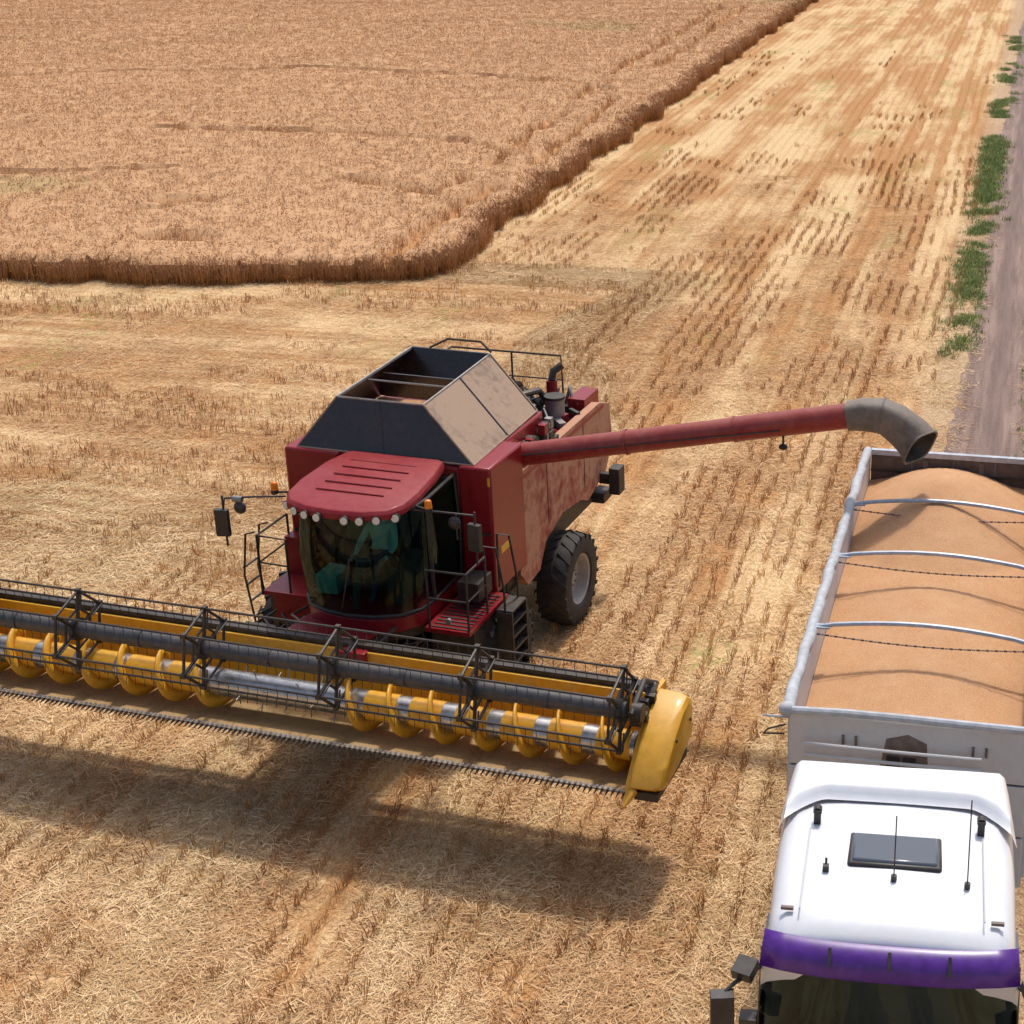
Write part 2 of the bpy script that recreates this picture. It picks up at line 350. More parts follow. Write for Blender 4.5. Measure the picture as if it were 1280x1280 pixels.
b.tube([(-1.2,3.9,3.2),(-1.2,3.9,zr)],0.02,'black',6); b.tube([(0,4.95,3.2),(0,4.95,zr)],0.02,'black',6); b.tube([(-1.15,4.9,3.8),(0.95,4.95,3.8)],0.015,'black',6)
b.obj('engine_deck',comb,0.008)
lo=[(-1.55,.08,4.0),(1.45,.08,4.0),(1.40,2.72,4.0),(-1.50,2.72,4.0)]
hi=[(-.95,.38,4.78),(.52,.38,4.78),(.45,3.05,4.80),(-.98,3.05,4.80)]
mid=lambda a,b_,f:tuple(a[i]*(1-f)+b_[i]*f for i in range(3))
b=MB()
b.plate([lo[0],lo[1],hi[1],hi[0]],0.03,'smoke')
b.obj('extension_front_panel',comb)
b=MB()
b.plate([lo[1],lo[2],hi[2],hi[1]],0.03,'ext'); b.plate([lo[2],lo[3],hi[3],hi[2]],0.03,'smoke'); b.plate([lo[3],lo[0],hi[0],hi[3]],0.03,'smoke')
for (p,q_) in((lo[0],hi[0]),(lo[1],hi[1]),(lo[2],hi[2]),(lo[3],hi[3]),(hi[0],hi[1]),(hi[1],hi[2]),(hi[2],hi[3]),(hi[3],hi[0]),(lo[1],lo[2]),(lo[0],lo[1])):
    b.cyl(p,q_,0.018,'metal' if q_ in hi and p in hi else 'ext',n=6)
b.cyl(mid(lo[1],lo[2],.52),mid(hi[1],hi[2],.52),0.02,'smoke',n=6)
b.cyl(mid(lo[0],lo[1],.5),mid(hi[0],hi[1],.5),0.012,'black',n=6)
b.cyl((-.95,1.4,4.74),(.5,1.4,4.74),0.018,'metal',n=6)
b.b2((-.95,1.9,4.3),(.45,1.93,4.7),'smoke')
b.tube([(-.6,2.95,4.85),(-.3,3.05,5.0),(.3,3.05,5.0),(.5,3.0,4.85)],0.02,'black',6)
b.obj('grain_tank_extension',comb)
gv=[];gf=[];n=16
for j in range(n+1):
    for i in range(n+1):
        x=-1.35+2.6*i/n; y=.2+2.4*j/n
        z=4.02+0.55*max(0,1-math.hypot((x+0.35)/1.0,(y-1.0)/1.0))+random.uniform(-.01,.01); gv.append((x,y,z))
for j in range(n):
    for i in range(n): a=j*(n+1)+i; gf.append((a,a+1,a+n+2,a+n+1))
b=MB(); b.add(gv,gf,'grain'); b.obj('grain_in_tank',comb)
# cab
def ring(z,s,dy=0.0):
    pts=[(-.98,.04),(-1.02,-1.10),(-.97,-1.45),(-.76,-1.74),(-.40,-1.90),(0,-1.95),(.40,-1.90),(.76,-1.74),(.97,-1.45),(1.02,-1.10),(.98,.04)]
    return [(XC+x*s,(y+dy) if y<-0.5 else y,z) for x,y in pts]
b=MB(); r0=ring(2.20,.97,.10); r1=ring(3.0,1.0,0.0); r2=ring(3.84,.95,.10); nn=len(r0)
fs=[(i,i+1,nn+i+1,nn+i) for i in range(nn-1)]+[(nn+i,nn+i+1,2*nn+i+1,2*nn+i) for i in range(nn-1)]
b.add(r0+r1+r2,fs,'glass'); g_=b.obj('cab_glass',comb,ang=60)
b=MB()
for i in(0,1,9,10): b.tube([Vector(r0[i]),Vector(r1[i]),Vector(r2[i])],0.04,'blackp',8)
b.tube([Vector(p)+Vector((0,0,.01)) for p in r0],.03,'blackp',8); b.tube(r2,.03,'blackp',8)
b.tube([(XC-.1,-1.86,2.26),(XC+.05,-2.0,2.6),(XC+.2,-2.02,3.2)],.012,'blackp',6)
b.obj('cab_frame',comb)
b=MB()
fl=[(x,y) for x,y,z in ring(0,.97,.10)]
b.prismz(fl,1.93,2.17,'red'); b.prismz([(XC+(x-XC)*.93,y*.95) for x,y in fl],1.75,1.93,'black')
b.obj('cab_floor',comb,.02)
b=MB()
b.b2((XC-.28,-1.0,2.45),(XC+.28,-.45,2.62),'seat'); b.box((XC,-.42,2.98),(.52,.14,.78),'seat',(-8,0,0)); b.b2((XC-.13,-.5,3.36),(XC+.13,-.38,3.56),'seat')
b.b2((XC-.2,-.95,2.2),(XC+.2,-.5,2.45),'seat'); b.cyl((XC,-1.6,2.2),(XC,-1.42,2.8),.05,'seat')
b.b2((XC+.38,-1.3,2.2),(XC+.62,-.5,2.78),'seat'); b.box((XC+.62,-1.45,3.0),(.28,.05,.22),'blackp',(20,0,-30))
b.b2((XC-.9,-.02,2.2),(XC+.9,.03,3.8),'seat')
b.b2((XC-.85,-1.25,2.2),(XC-.5,-.8,2.5),'teal')
b.tube([(XC+.19*math.cos(a),-1.42+.17*math.sin(a),2.84+.08*math.sin(a)) for a in [i*math.pi/8 for i in range(17)]],.016,'blackp',6)
b.obj('cab_interior',comb,.02)
def roofring(z,s,yf,dz=1.0):
    pts=[(-.84,.02),(-.95,-.5),(-1.0,-1.2),(-.97,-1.6),(-.82,-1.86),(-.46,-2.0),(0,-2.04),(.46,-2.0),(.82,-1.86),(.97,-1.6),(1.0,-1.2),(.95,-.5),(.84,.02)]
    return [(XC-.03+x*s,y*yf,z+( -0.07*dz*(max(0,-y-.7)) )) for x,y in pts]
b=MB(); rr_=[roofring(3.87,.93,.95),roofring(3.91,.985,.99),roofring(3.98,.985,.99),roofring(4.035,.95,.97),roofring(4.06,.86,.92)]
n=13; vs=sum(rr_,[]); fs=[tuple(range(n-1,-1,-1)),tuple(range(4*n,5*n))]
for k_ in range(4): fs+=[(k_*n+i,k_*n+(i+1)%n,(k_+1)*n+(i+1)%n,(k_+1)*n+i) for i in range(n)]
b.add(vs,fs,'redroof')
for i in range(5):
    y=-.35-.27*i; zz=4.06-0.07*max(0,-y-.7)
    b.box((XC-.03,y,zz+.003),(1.1,.03,.02),'redroof')
ro=b.obj('cab_roof',comb,.015,ang=30)
b=MB()
for i in range(9):
    a=-1+2*i/8; x=XC-.03+.86*a; y=-2.03+.30*abs(a)**2.6; z=3.82
    dx=a*.5; v=Vector((dx*.6,-1,.05)).normalized()
    if i!=4: b.cyl(Vector((x,y+.03,z)),Vector((x,y+.03,z))+v*.06,.068,'blackp',n=14); b.cyl(Vector((x,y+.03,z))+v*.055,Vector((x,y+.03,z))+v*.07,.056,'lamp',n=14)
b.obj('roof_work_lights',comb)
b=MB()
for sx,bx in((-1,-1.12),(1,1.38)):
    b.tube([(XC+sx*.9,-1.3,3.86),(bx,-1.36,3.83)],.02,'blackp',6)
    b.cyl((bx,-1.36,3.81),(bx,-1.36,3.87),.06,'blackp'); b.cyl((bx,-1.36,3.87),(bx,-1.36,3.97),.06,'orange',r1=.05); b.sphere((bx,-1.36,3.97),.05,'orange',(1,1,.6))
b.tube([(-.85,-1.5,3.85),(-1.2,-1.75,3.9),(-1.66,-1.85,3.86),(-1.70,-1.85,3.70)],.018,'blackp',6); b.tube([(-1.70,-1.85,3.9),(-1.70,-1.85,3.1)],.018,'blackp',6)
b.box((-1.72,-1.88,3.48),(.20,.09,.42),'blackp',(0,0,10)); b.box((-1.72,-1.835,3.48),(.17,.01,.38),'mirror',(0,0,10))
b.sphere((-1.45,-1.80,3.72),.10,'blackp',(1,.6,1)); b.cyl((-1.55,-1.8,3.85),(-1.40,-1.8,3.85),.05,'metal')
b.tube([(1.1,-1.35,3.80),(1.5,-1.35,3.82),(2.05,-1.25,3.78)],.018,'blackp',6); b.tube([(2.05,-1.25,3.84),(2.05,-1.25,3.0)],.018,'blackp',6)
b.box((2.05,-1.28,3.45),(.20,.09,.42),'blackp',(0,0,-10)); b.sphere((1.76,-1.32,3.66),.10,'blackp',(1,.6,1)); b.box((2.05,-1.235,3.45),(.17,.01,.38),'mirror',(0,0,-10))
b.tube([(1.79,-1.32,3.80),(1.79,-1.32,3.4)],.014,'blackp',6)
b.obj('mirrors_and_beacons',comb,.012)
b=MB()
b.b2((1.02+XC,-1.45,1.90),(1.95,-.02,1.97),'red'); b.b2((-1.75,-1.0,1.90),(-.82,-.02,1.97),'red')
for i in range(12): b.b2((1.1+XC,-1.4+i*.11,1.97),(1.9,-1.37+i*.11,1.985),'black')
b.b2((1.2,-1.2,1.25),(1.9,-.1,1.9),'black'); b.b2((-1.7,-.9,1.35),(-1.0,-.1,1.9),'black')
b.b2((-1.72,-.3,1.97),(-.85,-.02,2.6),'red'); b.b2((-1.6,-.95,1.5),(-.9,-.8,1.88),'red')
for (x,y) in((1.93,-1.42),(1.93,-.75),(1.3,-1.43)): b.tube([(x,y,1.9),(x,y,2.9)],.02,'black',6)
b.tube([(1.3,-1.43,2.9),(1.93,-1.42,2.9),(1.93,-.75,2.9)],.02,'black',6); b.tube([(1.3,-1.43,2.45),(1.93,-1.42,2.45),(1.93,-.75,2.45)],.016,'black',6)
for y in(-.6,-.1): b.tube([(2.15,y,1.1),(2.15,y,2.3),(2.05,y,3.0),(1.85,y,3.0),(1.85,y,2.1)],.02,'black',6)
for k_ in range(6): b.b2((2.02,-.62,.85+k_*.22),(2.28,-.08,.88+k_*.22),'black')
b.b2((2.02,-.64,.8),(2.28,-.60,1.95),'black'); b.b2((2.02,-.10,.8),(2.28,-.06,1.95),'black')
for (x,y) in((-1.76,-1.0),(-1.76,-.1)): b.tube([(x,y,1.9),(x,y,2.9)],.02,'black',6)
b.tube([(-1.25,-1.02,2.0),(-1.25,-1.02,2.9),(-1.76,-1.0,2.9),(-1.76,-.1,2.9)],.02,'black',6); b.tube([(-1.25,-1.02,2.45),(-1.76,-1.0,2.45),(-1.76,-.1,2.45)],.016,'black',6)
for y in(-1.0,-.6): b.tube([(-1.9,y,1.0),(-2.05,y,2.2),(-1.95,y,2.9),(-1.8,y,2.95)],.018,'black',6)
for k_ in range(5): b.tube([(-1.93-.03*k_,-1.0,1.2+.28*k_),(-1.93-.03*k_,-.6,1.2+.28*k_)],.02,'black',6)
b.cyl((1.62,-1.47,2.12),(1.62,-1.42,2.12),.045,'metal'); b.box((1.60,-.45,2.25),(.35,.5,.3),'black')
random.seed(21)
for i in range(26):
    sx=random.choice((-1,1)); x=sx*random.uniform(.8,1.75); y=random.uniform(-1.5,-.9); z=random.uniform(1.2,1.85)
    b.tube([(x,y,z),(x+random.uniform(-.2,.2),y-.15,z-.1),(x*.8,y-.4,z-random.uniform(.1,.4))],random.uniform(.012,.03),'black',6)
b.obj('platform_and_ladders',comb,.006)
for n_,c,r,w in(('front_wheel_left',(1.62,-.05,.95),.95,.72),('front_wheel_right',(-1.62,-.05,.95),.95,.72),('rear_wheel_left',(1.66,3.12,.82),.82,.58),('rear_wheel_right',(-1.66,3.12,.82),.82,.58)):
    wheel(n_,comb,c,r,w,r*.55,1 if c[0]>0 else -1)
b=MB(); b.prism([(.2,1.2),(.2,1.92),(-1.2,1.88),(-2.78,2.02),(-2.78,1.35),(-1.2,1.15)],-.70,.70,'black'); b.prism([(-.4,1.93),(-1.3,1.90),(-2.77,2.03),(-2.77,2.08),(-1.3,1.95),(-.4,1.97)],-.66,.66,'red')
b.cyl((-.9,-.4,1.2),(-.9,-2.6,1.5),.05,'metal'); b.cyl((.9,-.4,1.2),(.9,-2.6,1.5),.05,'metal')
b.tube([(.75,-.6,1.9),(.85,-1.5,2.0),(.95,-2.6,2.1)],.03,'black'); b.tube([(.78,-.6,1.7),(.95,-1.5,1.7),(1.1,-2.6,2.0)],.02,'black')
b.b2((.6,-2.9,1.9),(1.0,-2.6,2.2),'red'); b.b2((-1.1,-2.75,2.0),(-.6,-2.5,2.25),'black')
b.obj('feeder_house',comb,.015)
# unloading auger
p0=toL((-3.25,24.72,3.70)); p1=toL((2.02,23.56,4.78))
d=(p1-p0).normalized()
b=MB(); b.cyl(p0,p0+(p1-p0)*.66,.185,'tubered',n=28); b.cyl(p0+(p1-p0)*.66,p1,.195,'tubered',n=28)
for f in(.02,.34,.66,.985): c=p0+(p1-p0)*f; b.cyl(c-d*.02,c+d*.02,.205,'tubered' if f<.9 else 'metal',n=28)
b.cyl(p0-d*.25,p0,.26,'red',n=24); b.cyl(p0-d*.2-Vector((0,0,1.3)),p0-d*.2+Vector((0,0,.15)),.24,'red',n=20)
c=p0+(p1-p0)*.80; b.tube([c-Vector((0,0,.18)),c-Vector((0,0,.36))],.02,'black',6); b.sphere(c-Vector((0,0,.38)),.07,'black',(1,1,.7)); b.tube([p0+Vector((0,-.19,.05)),p0+(p1-p0)*.8+Vector((0,-.2,-.05))],.012,'black',5)
b.obj('unloading_auger_tube',comb)
def frame(p,d,w,h):
    d=d.normalized(); s_=d.cross(Vector((0,0,1))).normalized(); u=s_.cross(d); pts=[]
    for i in range(20):
        a=2*math.pi*i/20; ca,sa=math.cos(a),math.sin(a); e=.6
        pts.append(p+s_*(w*math.copysign(abs(ca)**e,ca))+u*(h*math.copysign(abs(sa)**e,sa)))
    return pts
dx=Vector((d.x,d.y,0)).normalized(); Z=Vector((0,0,1)); fwd=Vector((0,-1,0))
path=[(p1-d*.10,d,.21,.21),(p1+dx*.12+Z*.02,dx+Z*.1,.22,.235),(p1+dx*.42+Z*.02,dx-Z*.10,.25,.25),(p1+dx*.66-Z*.10,dx-Z*.45,.27,.27),(p1+dx*.88-Z*.27,dx-Z*.75+fwd*.15,.28,.28),(p1+dx*1.02-Z*.42+fwd*.05,dx*1.0-Z*.55+fwd*.65,.30,.28)]
vs=[];n=20
for a_ in path: vs+=frame(*a_)
fs=[(k_*n+i,k_*n+(i+1)%n,(k_+1)*n+(i+1)%n,(k_+1)*n+i) for k_ in range(len(path)-1) for i in range(n)]
b=MB(); b.add(vs,fs,'greyf'); b.tube(vs[-20:]+[vs[-20]],.02,'greyf',6); b.tube(vs[40:60]+[vs[40]],.014,'greyf',6)
vs2=[]
for (p_,dd,w_,h_) in path[3:]: vs2+=frame(p_,dd,w_-.02,h_-.02)
b.add(vs2,[(k_*n+i,k_*n+(i+1)%n,(k_+1)*n+(i+1)%n,(k_+1)*n+i) for k_ in range(2) for i in range(n)]+[tuple(range(n))],'black')
o=b.obj('unloading_spout',comb,ang=50)
# ---------- header
HX=5.3
b=MB()
b.prism([(-2.80,2.18),(-2.80,1.50),(-2.75,1.50),(-2.75,2.18)],-HX,HX,'yellow')
b.prism([(-2.80,1.495),(-2.98,1.34),(-3.5,1.32),(-3.97,1.37),(-3.97,1.34),(-3.5,1.28),(-2.96,1.29),(-2.75,1.45)],-HX,HX,'floor')
b.b2((-HX,-2.74,2.10),(HX,-2.58,2.26),'black'); b.b2((-HX,-2.74,1.30),(HX,-2.55,1.44),'black')
for i in range(14):
    x=-HX+.2+i*(2*HX-.4)/13; b.b2((x-.03,-2.72,1.46),(x+.03,-2.6,2.08),'black')
b.obj('header_frame',comb,.008)
b=MB()
for sx in(1,-1):
    x0=sx*HX; x1=sx*(HX+.07)
    b.prism([(-2.55,1.3),(-2.55,2.3),(-2.9,2.32),(-3.6,1.95),(-4.05,1.55),(-4.15,1.3),(-3.6,1.22)],min(x0,x1),max(x0,x1),'yellow')
    xa=sx*(HX+.072)
    P=[(-2.65,1.66),(-2.65,2.18),(-2.85,2.32),(-3.10,2.28),(-3.55,2.06),(-3.98,1.74),(-4.10,1.52),(-3.95,1.40),(-3.4,1.44)]
    n=len(P); cy=sum(p_[0] for p_ in P)/n; cz=sum(p_[1] for p_ in P)/n
    vs=[]
    for (xo,sc_) in((0,1.0),(.30,.98),(.40,.91),(.44,.78)):
        vs+=[(xa+sx*xo,cy+(y-cy)*sc_,cz+(z-cz)*sc_) for y,z in P]
    fs=[(k_*n+i,k_*n+(i+1)%n,(k_+1)*n+(i+1)%n,(k_+1)*n+i) for k_ in range(3) for i in range(n)]+[tuple(range(3*n,4*n)),tuple(range(n-1,-1,-1))]
    b.add(vs,fs,'yellow')
    b.tube([(sx*(HX+.1),-4.05,1.45),(sx*(HX+.05),-4.30,1.34)],[.07,.02],'yellow')
    b.b2((sx*(HX+.10),-4.02,1.30),(sx*(HX+.42),-2.75,1.42),'black')
    for y in(-2.9,-3.5): b.cyl((sx*(HX+.50),y,1.95),(sx*(HX+.53),y,1.95),.03,'black',n=8)
    for k_ in range(7): b.box((sx*(HX-.02+.03*(k_%3)),-2.9-.11*k_,2.36-.03*k_),(.14,.09,.14),random.choice(['black','metal','black']),(random.uniform(0,60),0,0))
    b.cyl((sx*(HX-.05),-3.6,2.35),(sx*(HX+.10),-3.6,2.35),.13,'black'); b.tube([(sx*(HX-.02),-2.7,2.3),(sx*(HX-.02),-3.2,2.6),(sx*(HX-.02),-3.75,2.38)],.045,'black')
b.obj('header_end_shields',comb,.02)
b=MB()
b.b2((-HX,-4.02,1.36),(HX,-3.95,1.385),'metal')
x=-HX+.05
while x<HX:
    b.cyl((x,-3.98,1.375),(x,-4.13,1.36),.024,'black',r1=.005,n=5); b.box((x,-4.0,1.40),(.03,.04,.03),'silver'); x+=.0762
b.obj('cutter_bar',comb)
b=MB(); ay,az=-3.40,1.72
b.cyl((-HX+.05,ay,az),(HX-.05,ay,az),.20,'silver',n=32)
for sx in(1,-1):
    for k_ in range(6): xx_=sx*(1.55+k_*.68); b.cyl((xx_-.24,ay,az),(xx_+.24,ay,az),.206,'yellow',n=32)
b.obj('header_auger_core',comb)
b=MB()
for sx in(1,-1):
    L0,L1=.95,HX-.08; N=int((L1-L0)/.62*32); vs=[];fs=[]
    for i in range(N+1):
        x=L0+(L1-L0)*i/N; a=-sx*2*math.pi*(L1-x)/.62
        for r in(.195,.375): vs.append((sx*x,ay+r*math.cos(a),az+r*math.sin(a)))
    for i in range(N): fs.append((2*i,2*i+1,2*i+3,2*i+2))
    b.add(vs,fs,'yellow')
o=b.obj('header_auger_flight',comb,ang=60); sm=o.modifiers.new('s','SOLIDIFY'); sm.thickness=.03; sm.offset=0
b=MB()
for i in range(22):
    x=-.95+i*.09; a=i*2.4; b.cyl((x,ay,az),(x,ay+.33*math.cos(a),az+.33*math.sin(a)),.009,'metal',n=6)
b.obj('auger_fingers',comb)
ry,rz,rr=-3.68,2.40,.56
b=MB(); b.cyl((-HX+.05,ry,rz),(HX-.1,ry,rz),.115,'tube',n=28)
for x in [-4.1,-2.05,0,2.05,4.1]: b.cyl((x-.04,ry,rz),(x+.04,ry,rz),.13,'tube',n=28)
b.obj('reel_tube',comb)
b=MB(); NB=6; off=.30
for k_ in range(NB):
    a=off+2*math.pi*k_/NB; y=ry+rr*math.cos(a); z=rz+rr*math.sin(a)
    b.cyl((-HX+.1,y,z),(HX-.12,y,z),.017,'black',n=8)
    x=-HX+.15
    while x<HX-.15:
        b.tube([(x,y,z),(x+.0,y+.012,z-.08),(x,y-.015,z-.15)],.005,'blackp',4); x+=.15
for x in(-5.13,-3.08,-1.03,1.03,3.08,5.13):
    pts=[(x,ry+rr*math.cos(off+2*math.pi*k_/NB),rz+rr*math.sin(off+2*math.pi*k_/NB)) for k_ in range(NB)]
    for k_ in range(NB):
        p=Vector(pts[k_]); q_=Vector(pts[(k_+1)%NB]); c=Vector((x,ry,rz))
        b.cyl(c,p,.028,'black',n=6); b.cyl(p,q_,.022,'black',n=6)
        b.cyl(c+(p-c)*.55,c+(q_-c)*.55,.02,'black',n=6); b.cyl(c+(p-c)*.55+Vector((.05,0,0)),p+Vector((.05,0,0)),.012,'black',n=6)
        b.box(p,(.07,.07,.07),'black')
    b.cyl((x-.03,ry,rz),(x+.03,ry,rz),.17,'black',n=16)
b.obj('reel_bats_and_spiders',comb)
# driver
jo={'pel':(XC,-.68,2.70),'ch':(XC,-.62,3.05),'nk':(XC,-.62,3.27),'hd':(XC,-.66,3.45),
 'lh':(XC-.10,-.70,2.70),'lk':(XC-.15,-1.15,2.74),'la':(XC-.15,-1.32,2.30),'lf':(XC-.15,-1.46,2.25),
 'rh':(XC+.10,-.70,2.70),'rk':(XC+.15,-1.15,2.74),'ra':(XC+.15,-1.32,2.30),'rf':(XC+.15,-1.46,2.25),
 'ls':(XC-.19,-.62,3.17),'le':(XC-.27,-.85,2.93),'lw':(XC-.17,-1.17,2.90),'lp':(XC-.15,-1.27,2.90),
 'rs':(XC+.19,-.62,3.17),'re':(XC+.30,-.82,2.93),'rw':(XC+.30,-1.08,2.86),'rp':(XC+.29,-1.17,2.86)}
rad={'pel':.15,'ch':.155,'nk':.06,'hd':.06,'lh':.09,'lk':.065,'la':.045,'lf':.04,'rh':.09,'rk':.065,'ra':.045,'rf':.04,'ls':.07,'le':.05,'lw':.032,'lp':.035,'rs':.07,'re':.05,'rw':.032,'rp':.035}
ed=[('pel','ch'),('ch','nk'),('nk','hd'),('pel','lh'),('lh','lk'),('lk','la'),('la','lf'),('pel','rh'),('rh','rk'),('rk','ra'),('ra','rf'),('ch','ls'),('ls','le'),('le','lw'),('lw','lp'),('ch','rs'),('rs','re'),('re','rw'),('rw','rp')]
ks=list(jo); me=bpy.data.meshes.new('driver_body'); me.from_pydata([jo[k_] for k_ in ks],[(ks.index(a),ks.index(c)) for a,c in ed],[])
drv=empty('driver',OC,YC)
o=bpy.data.objects.new('body',me); scn.collection.objects.link(o); o.parent=drv; 
m,t,p=newmat('driver_clothes'); zz=t.sep(t.tc()['Object'])[2]
t.put(p.inputs['Base Color'],t.mix(t.ss(zz,2.80,2.83),(0.04,0.05,0.09),(0.30,0.62,0.62))); p.inputs['Roughness'].default_value=.85; me.materials.append(m)
sk=o.modifiers.new('skin','SKIN')
for i,k_ in enumerate(ks): me.skin_vertices[0].data[i].radius=(rad[k_],rad[k_])
me.skin_vertices[0].data[0].use_root=True; sk.use_smooth_shade=True
o.modifiers.new('sub','SUBSURF').levels=2
b=MB(); b.sphere((XC,-.68,3.50),.10,'skin',(.82,1.0,1.2),20,14); b.sphere((XC,-.655,3.53),.108,'hair',(.86,.98,1.05),20,12); b.sphere((XC,-.785,3.49),.02,'skin',(1,1.2,1.4))
for sx in(-1,1):
    b.sphere((XC+sx*.035,-.772,3.515),.012,'hair'); b.sphere((XC+sx*.085,-.67,3.50),.025,'skin',(.4,.8,1.2))
    hx,hy,hz=(jo['lp'] if sx<0 else jo['rp'])
    b.sphere((hx,hy-.03,hz),.045,'skin',(.9,1.1,.6))
    for f in range(4): b.tube([(hx-.03+.02*f,hy-.06,hz),(hx-.03+.02*f,hy-.11,hz-.005),(hx-.03+.02*f,hy-.125,hz-.03)],.009,'skin',6)
    b.tube([(hx-sx*.035,hy-.02,hz),(hx-sx*.06,hy-.06,hz-.01)],.011,'skin',6)
b.obj('head_and_hands',drv)
# ================================================================= TRAILER
YT=-R(10.8); bt=Vector((.187,.982,0)); rt=Vector((.982,-.187,0)); OT=Vector((1.257,12.54,0))
fr=OT+bt*4.2+rt*.13
tr=empty('grain_trailer',fr,YT)
L=8.75; W=1.405; ZT=3.5; ZB=1.35
b=MB()
b.b2((-W,.04,ZB),(-W+.05,L,ZT-.05),'wall'); b.b2((W-.05,.04,ZB),(W,L,ZT-.05),'wall')
b.b2((-W+.05,.04,ZB),(W-.05,L-.04,ZB+.05),'rear')
b.obj('side_walls',tr)
b=MB()
for k_ in range(3): b.b2((-W+.02,-.005,ZB+.02+k_*.70),(W-.02,.035,ZB+.69+k_*.70),'wpanel')
b.b2((-W+.02,.0,ZT-.08),(W-.02,.036,ZT-.05),'wpanel')
b.b2((-W+.05,.037,ZB),(W-.05,.06,ZT-.06),'rear')
b.obj('front_wall',tr,.01)
b=MB()
for k_ in range(4): 
    x0=-W+.06+k_*(2*W-.12)/4; b.b2((x0+.012,L-.05,ZB),(x0+(2*W-.12)/4-.012,L-.0,ZT-.06),'rear')
b.b2((-W+.06,L,ZB),(W-.06,L+.03,ZT-.05),'wall')
b.b2((-W+.06,L-.07,ZT-.34),(W-.06,L-.052,ZT-.30),'black')
for x in(-.45,.45): b.b2((x-.04,L-.065,ZB),(x+.04,L-.052,ZT-.1),'stain')
b.obj('tailgate',tr,.008)
b=MB()
random.seed(12)
b.tube([(-W+.0,.0,ZT-.02)]+[(-W-.01+.01*math.sin(i*1.9),i*.25,ZT+.015*math.sin(i*1.3)) for i in range(1,35)]+[(-W,L,ZT-.01)],[.072+random.uniform(-.008,.010) for i in range(36)],'tarp',12)
b.b2((W-.07,0,ZT-.05),(W+.01,L,ZT+.04),'wall'); b.b2((-W+.07,L-.06,ZT-.055),(W-.07,L+.03,ZT+.03),'bar')
b.tube([(-W-.02,-.02,ZT-.01),(-W*.5,-.06,ZT+.04),(0,-.07,ZT+.045),(W*.5,-.06,ZT+.03),(W,-.02,ZT)],.05,'tarp',10)
b.sphere((-W-.02,-.02,ZT),.09,'tarp')
b.obj('rolled_cover',tr)
b=MB()
for y in(2.15,4.4,6.35):
    b.tube([(-W+.02,y,ZT+.0)]+[(-W+2*W*i/10,y,ZT+.02+.13*math.sin(math.pi*i/10)) for i in range(1,10)]+[(W-.02,y,ZT)],.032,'bar',8)
    b.box((-W+.12,y,ZT+.02),(.2,.12,.02),'bar')
b.obj('cover_bows',tr)
b=MB()
for y in(2.0,4.25,6.2):
    for i in range(48):
        f=(i+.5)/48; x=-W+.06+(2*W-.12)*f; z=ZT-.02-.06*math.sin(math.pi*f)
        b.box((x,y,z),(.05,.009,.022),'rear',(90 if i%2 else 0,0,0))
b.obj('chains',tr)
b=MB()
b.tube([(-1.18,-.10,2.95),(-1.18,-.16,3.0),(0,-.17,3.0),(.85,-.16,3.0),(.85,-.10,2.93)],.022,'wpanel',8)
b.tube([(-1.18,-.10,3.13),(-1.18,-.16,3.15),(0,-.17,3.15),(.85,-.16,3.15),(.85,-.10,3.12)],.02,'wpanel',8)
b.b2((-.24,-.02,2.15),(-.08,-.008,3.0),'blackp'); b.b2((-.05,-.02,2.15),(.10,-.008,3.0),'blackp')
for x in(-.75,-.60,.75,.9): b.b2((x-.015,-.03,3.1),(x+.015,-.006,3.22),'stain')
b.tube([(-W-.02,-.03,ZT-.2),(-W-.22,-.08,ZT-.25),(-W-.28,-.02,ZT-.35),(-W-.05,.1,ZT-.4)],.012,'black',6); b.tube([(-W,.0,ZT-.12),(-W-.3,.05,ZT-.15)],.014,'bar',6)
b.obj('front_wall_fittings',tr)
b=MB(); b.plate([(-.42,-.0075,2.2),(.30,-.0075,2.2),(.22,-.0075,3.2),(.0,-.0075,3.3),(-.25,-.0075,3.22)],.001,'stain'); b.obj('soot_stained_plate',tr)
b=MB()
for i in range(18):
    y=.3+i*.48; b.b2((-W-.035,y-.03,ZB),(-W-.001,y+.03,ZT-.08),'wall'); b.b2((W+.001,y-.03,ZB),(W+.035,y+.03,ZT-.1),'wall')
b.b2((-.5,.3,1.05),(-.35,L-.2,1.34),'black'); b.b2((.35,.3,1.05),(.5,L-.2,1.34),'black')
for y in(5.0,6.3,7.6): b.cyl((-1.1,y,.52),(1.1,y,.52),.08,'black')
for sx in(-1,1): b.b2((sx*.8-.06,2.0,.15),(sx*.8+.06,2.15,1.34),'black'); b.b2((sx*1.0-.2,4.4,1.12),(sx*1.0+.2,8.2,1.16),'black')
b.b2((-1.2,L-.1,.6),(1.2,L,.75),'black')
b.obj('trailer_chassis',tr)
for i,y in enumerate((5.0,6.3,7.6)):
    for sx in(-1,1): wheel('trailer_wheel_%d%s'%(i,'r' if sx>0 else 'l'),tr,(sx*1.12,y,.52),.52,.36,.3,sx,False)
nx,ny=44,120; gv=[];gf=[]
for j in range(ny+1):
    for i in range(nx+1):
        x=-W+.055+(2*W-.11)*i/nx; y=.07+(L-.13)*j/ny
        base=-.50+.12*min(1,y/5)-.14*(x/W)**2
        rr2=math.sqrt(((x+.05)/1.5)**2+((y-7.0)/2.3)**2+.012); h1=.68*max(0,1-rr2)
        h2=.15*math.exp(-((x)/.9)**2-((y-3.6)/2.2)**2)
        gv.append((x,y,ZT+base+h1+h2+.02*math.sin(2.3*x+1.1*y)*math.sin(1.7*y)+random.uniform(-.006,.006)))
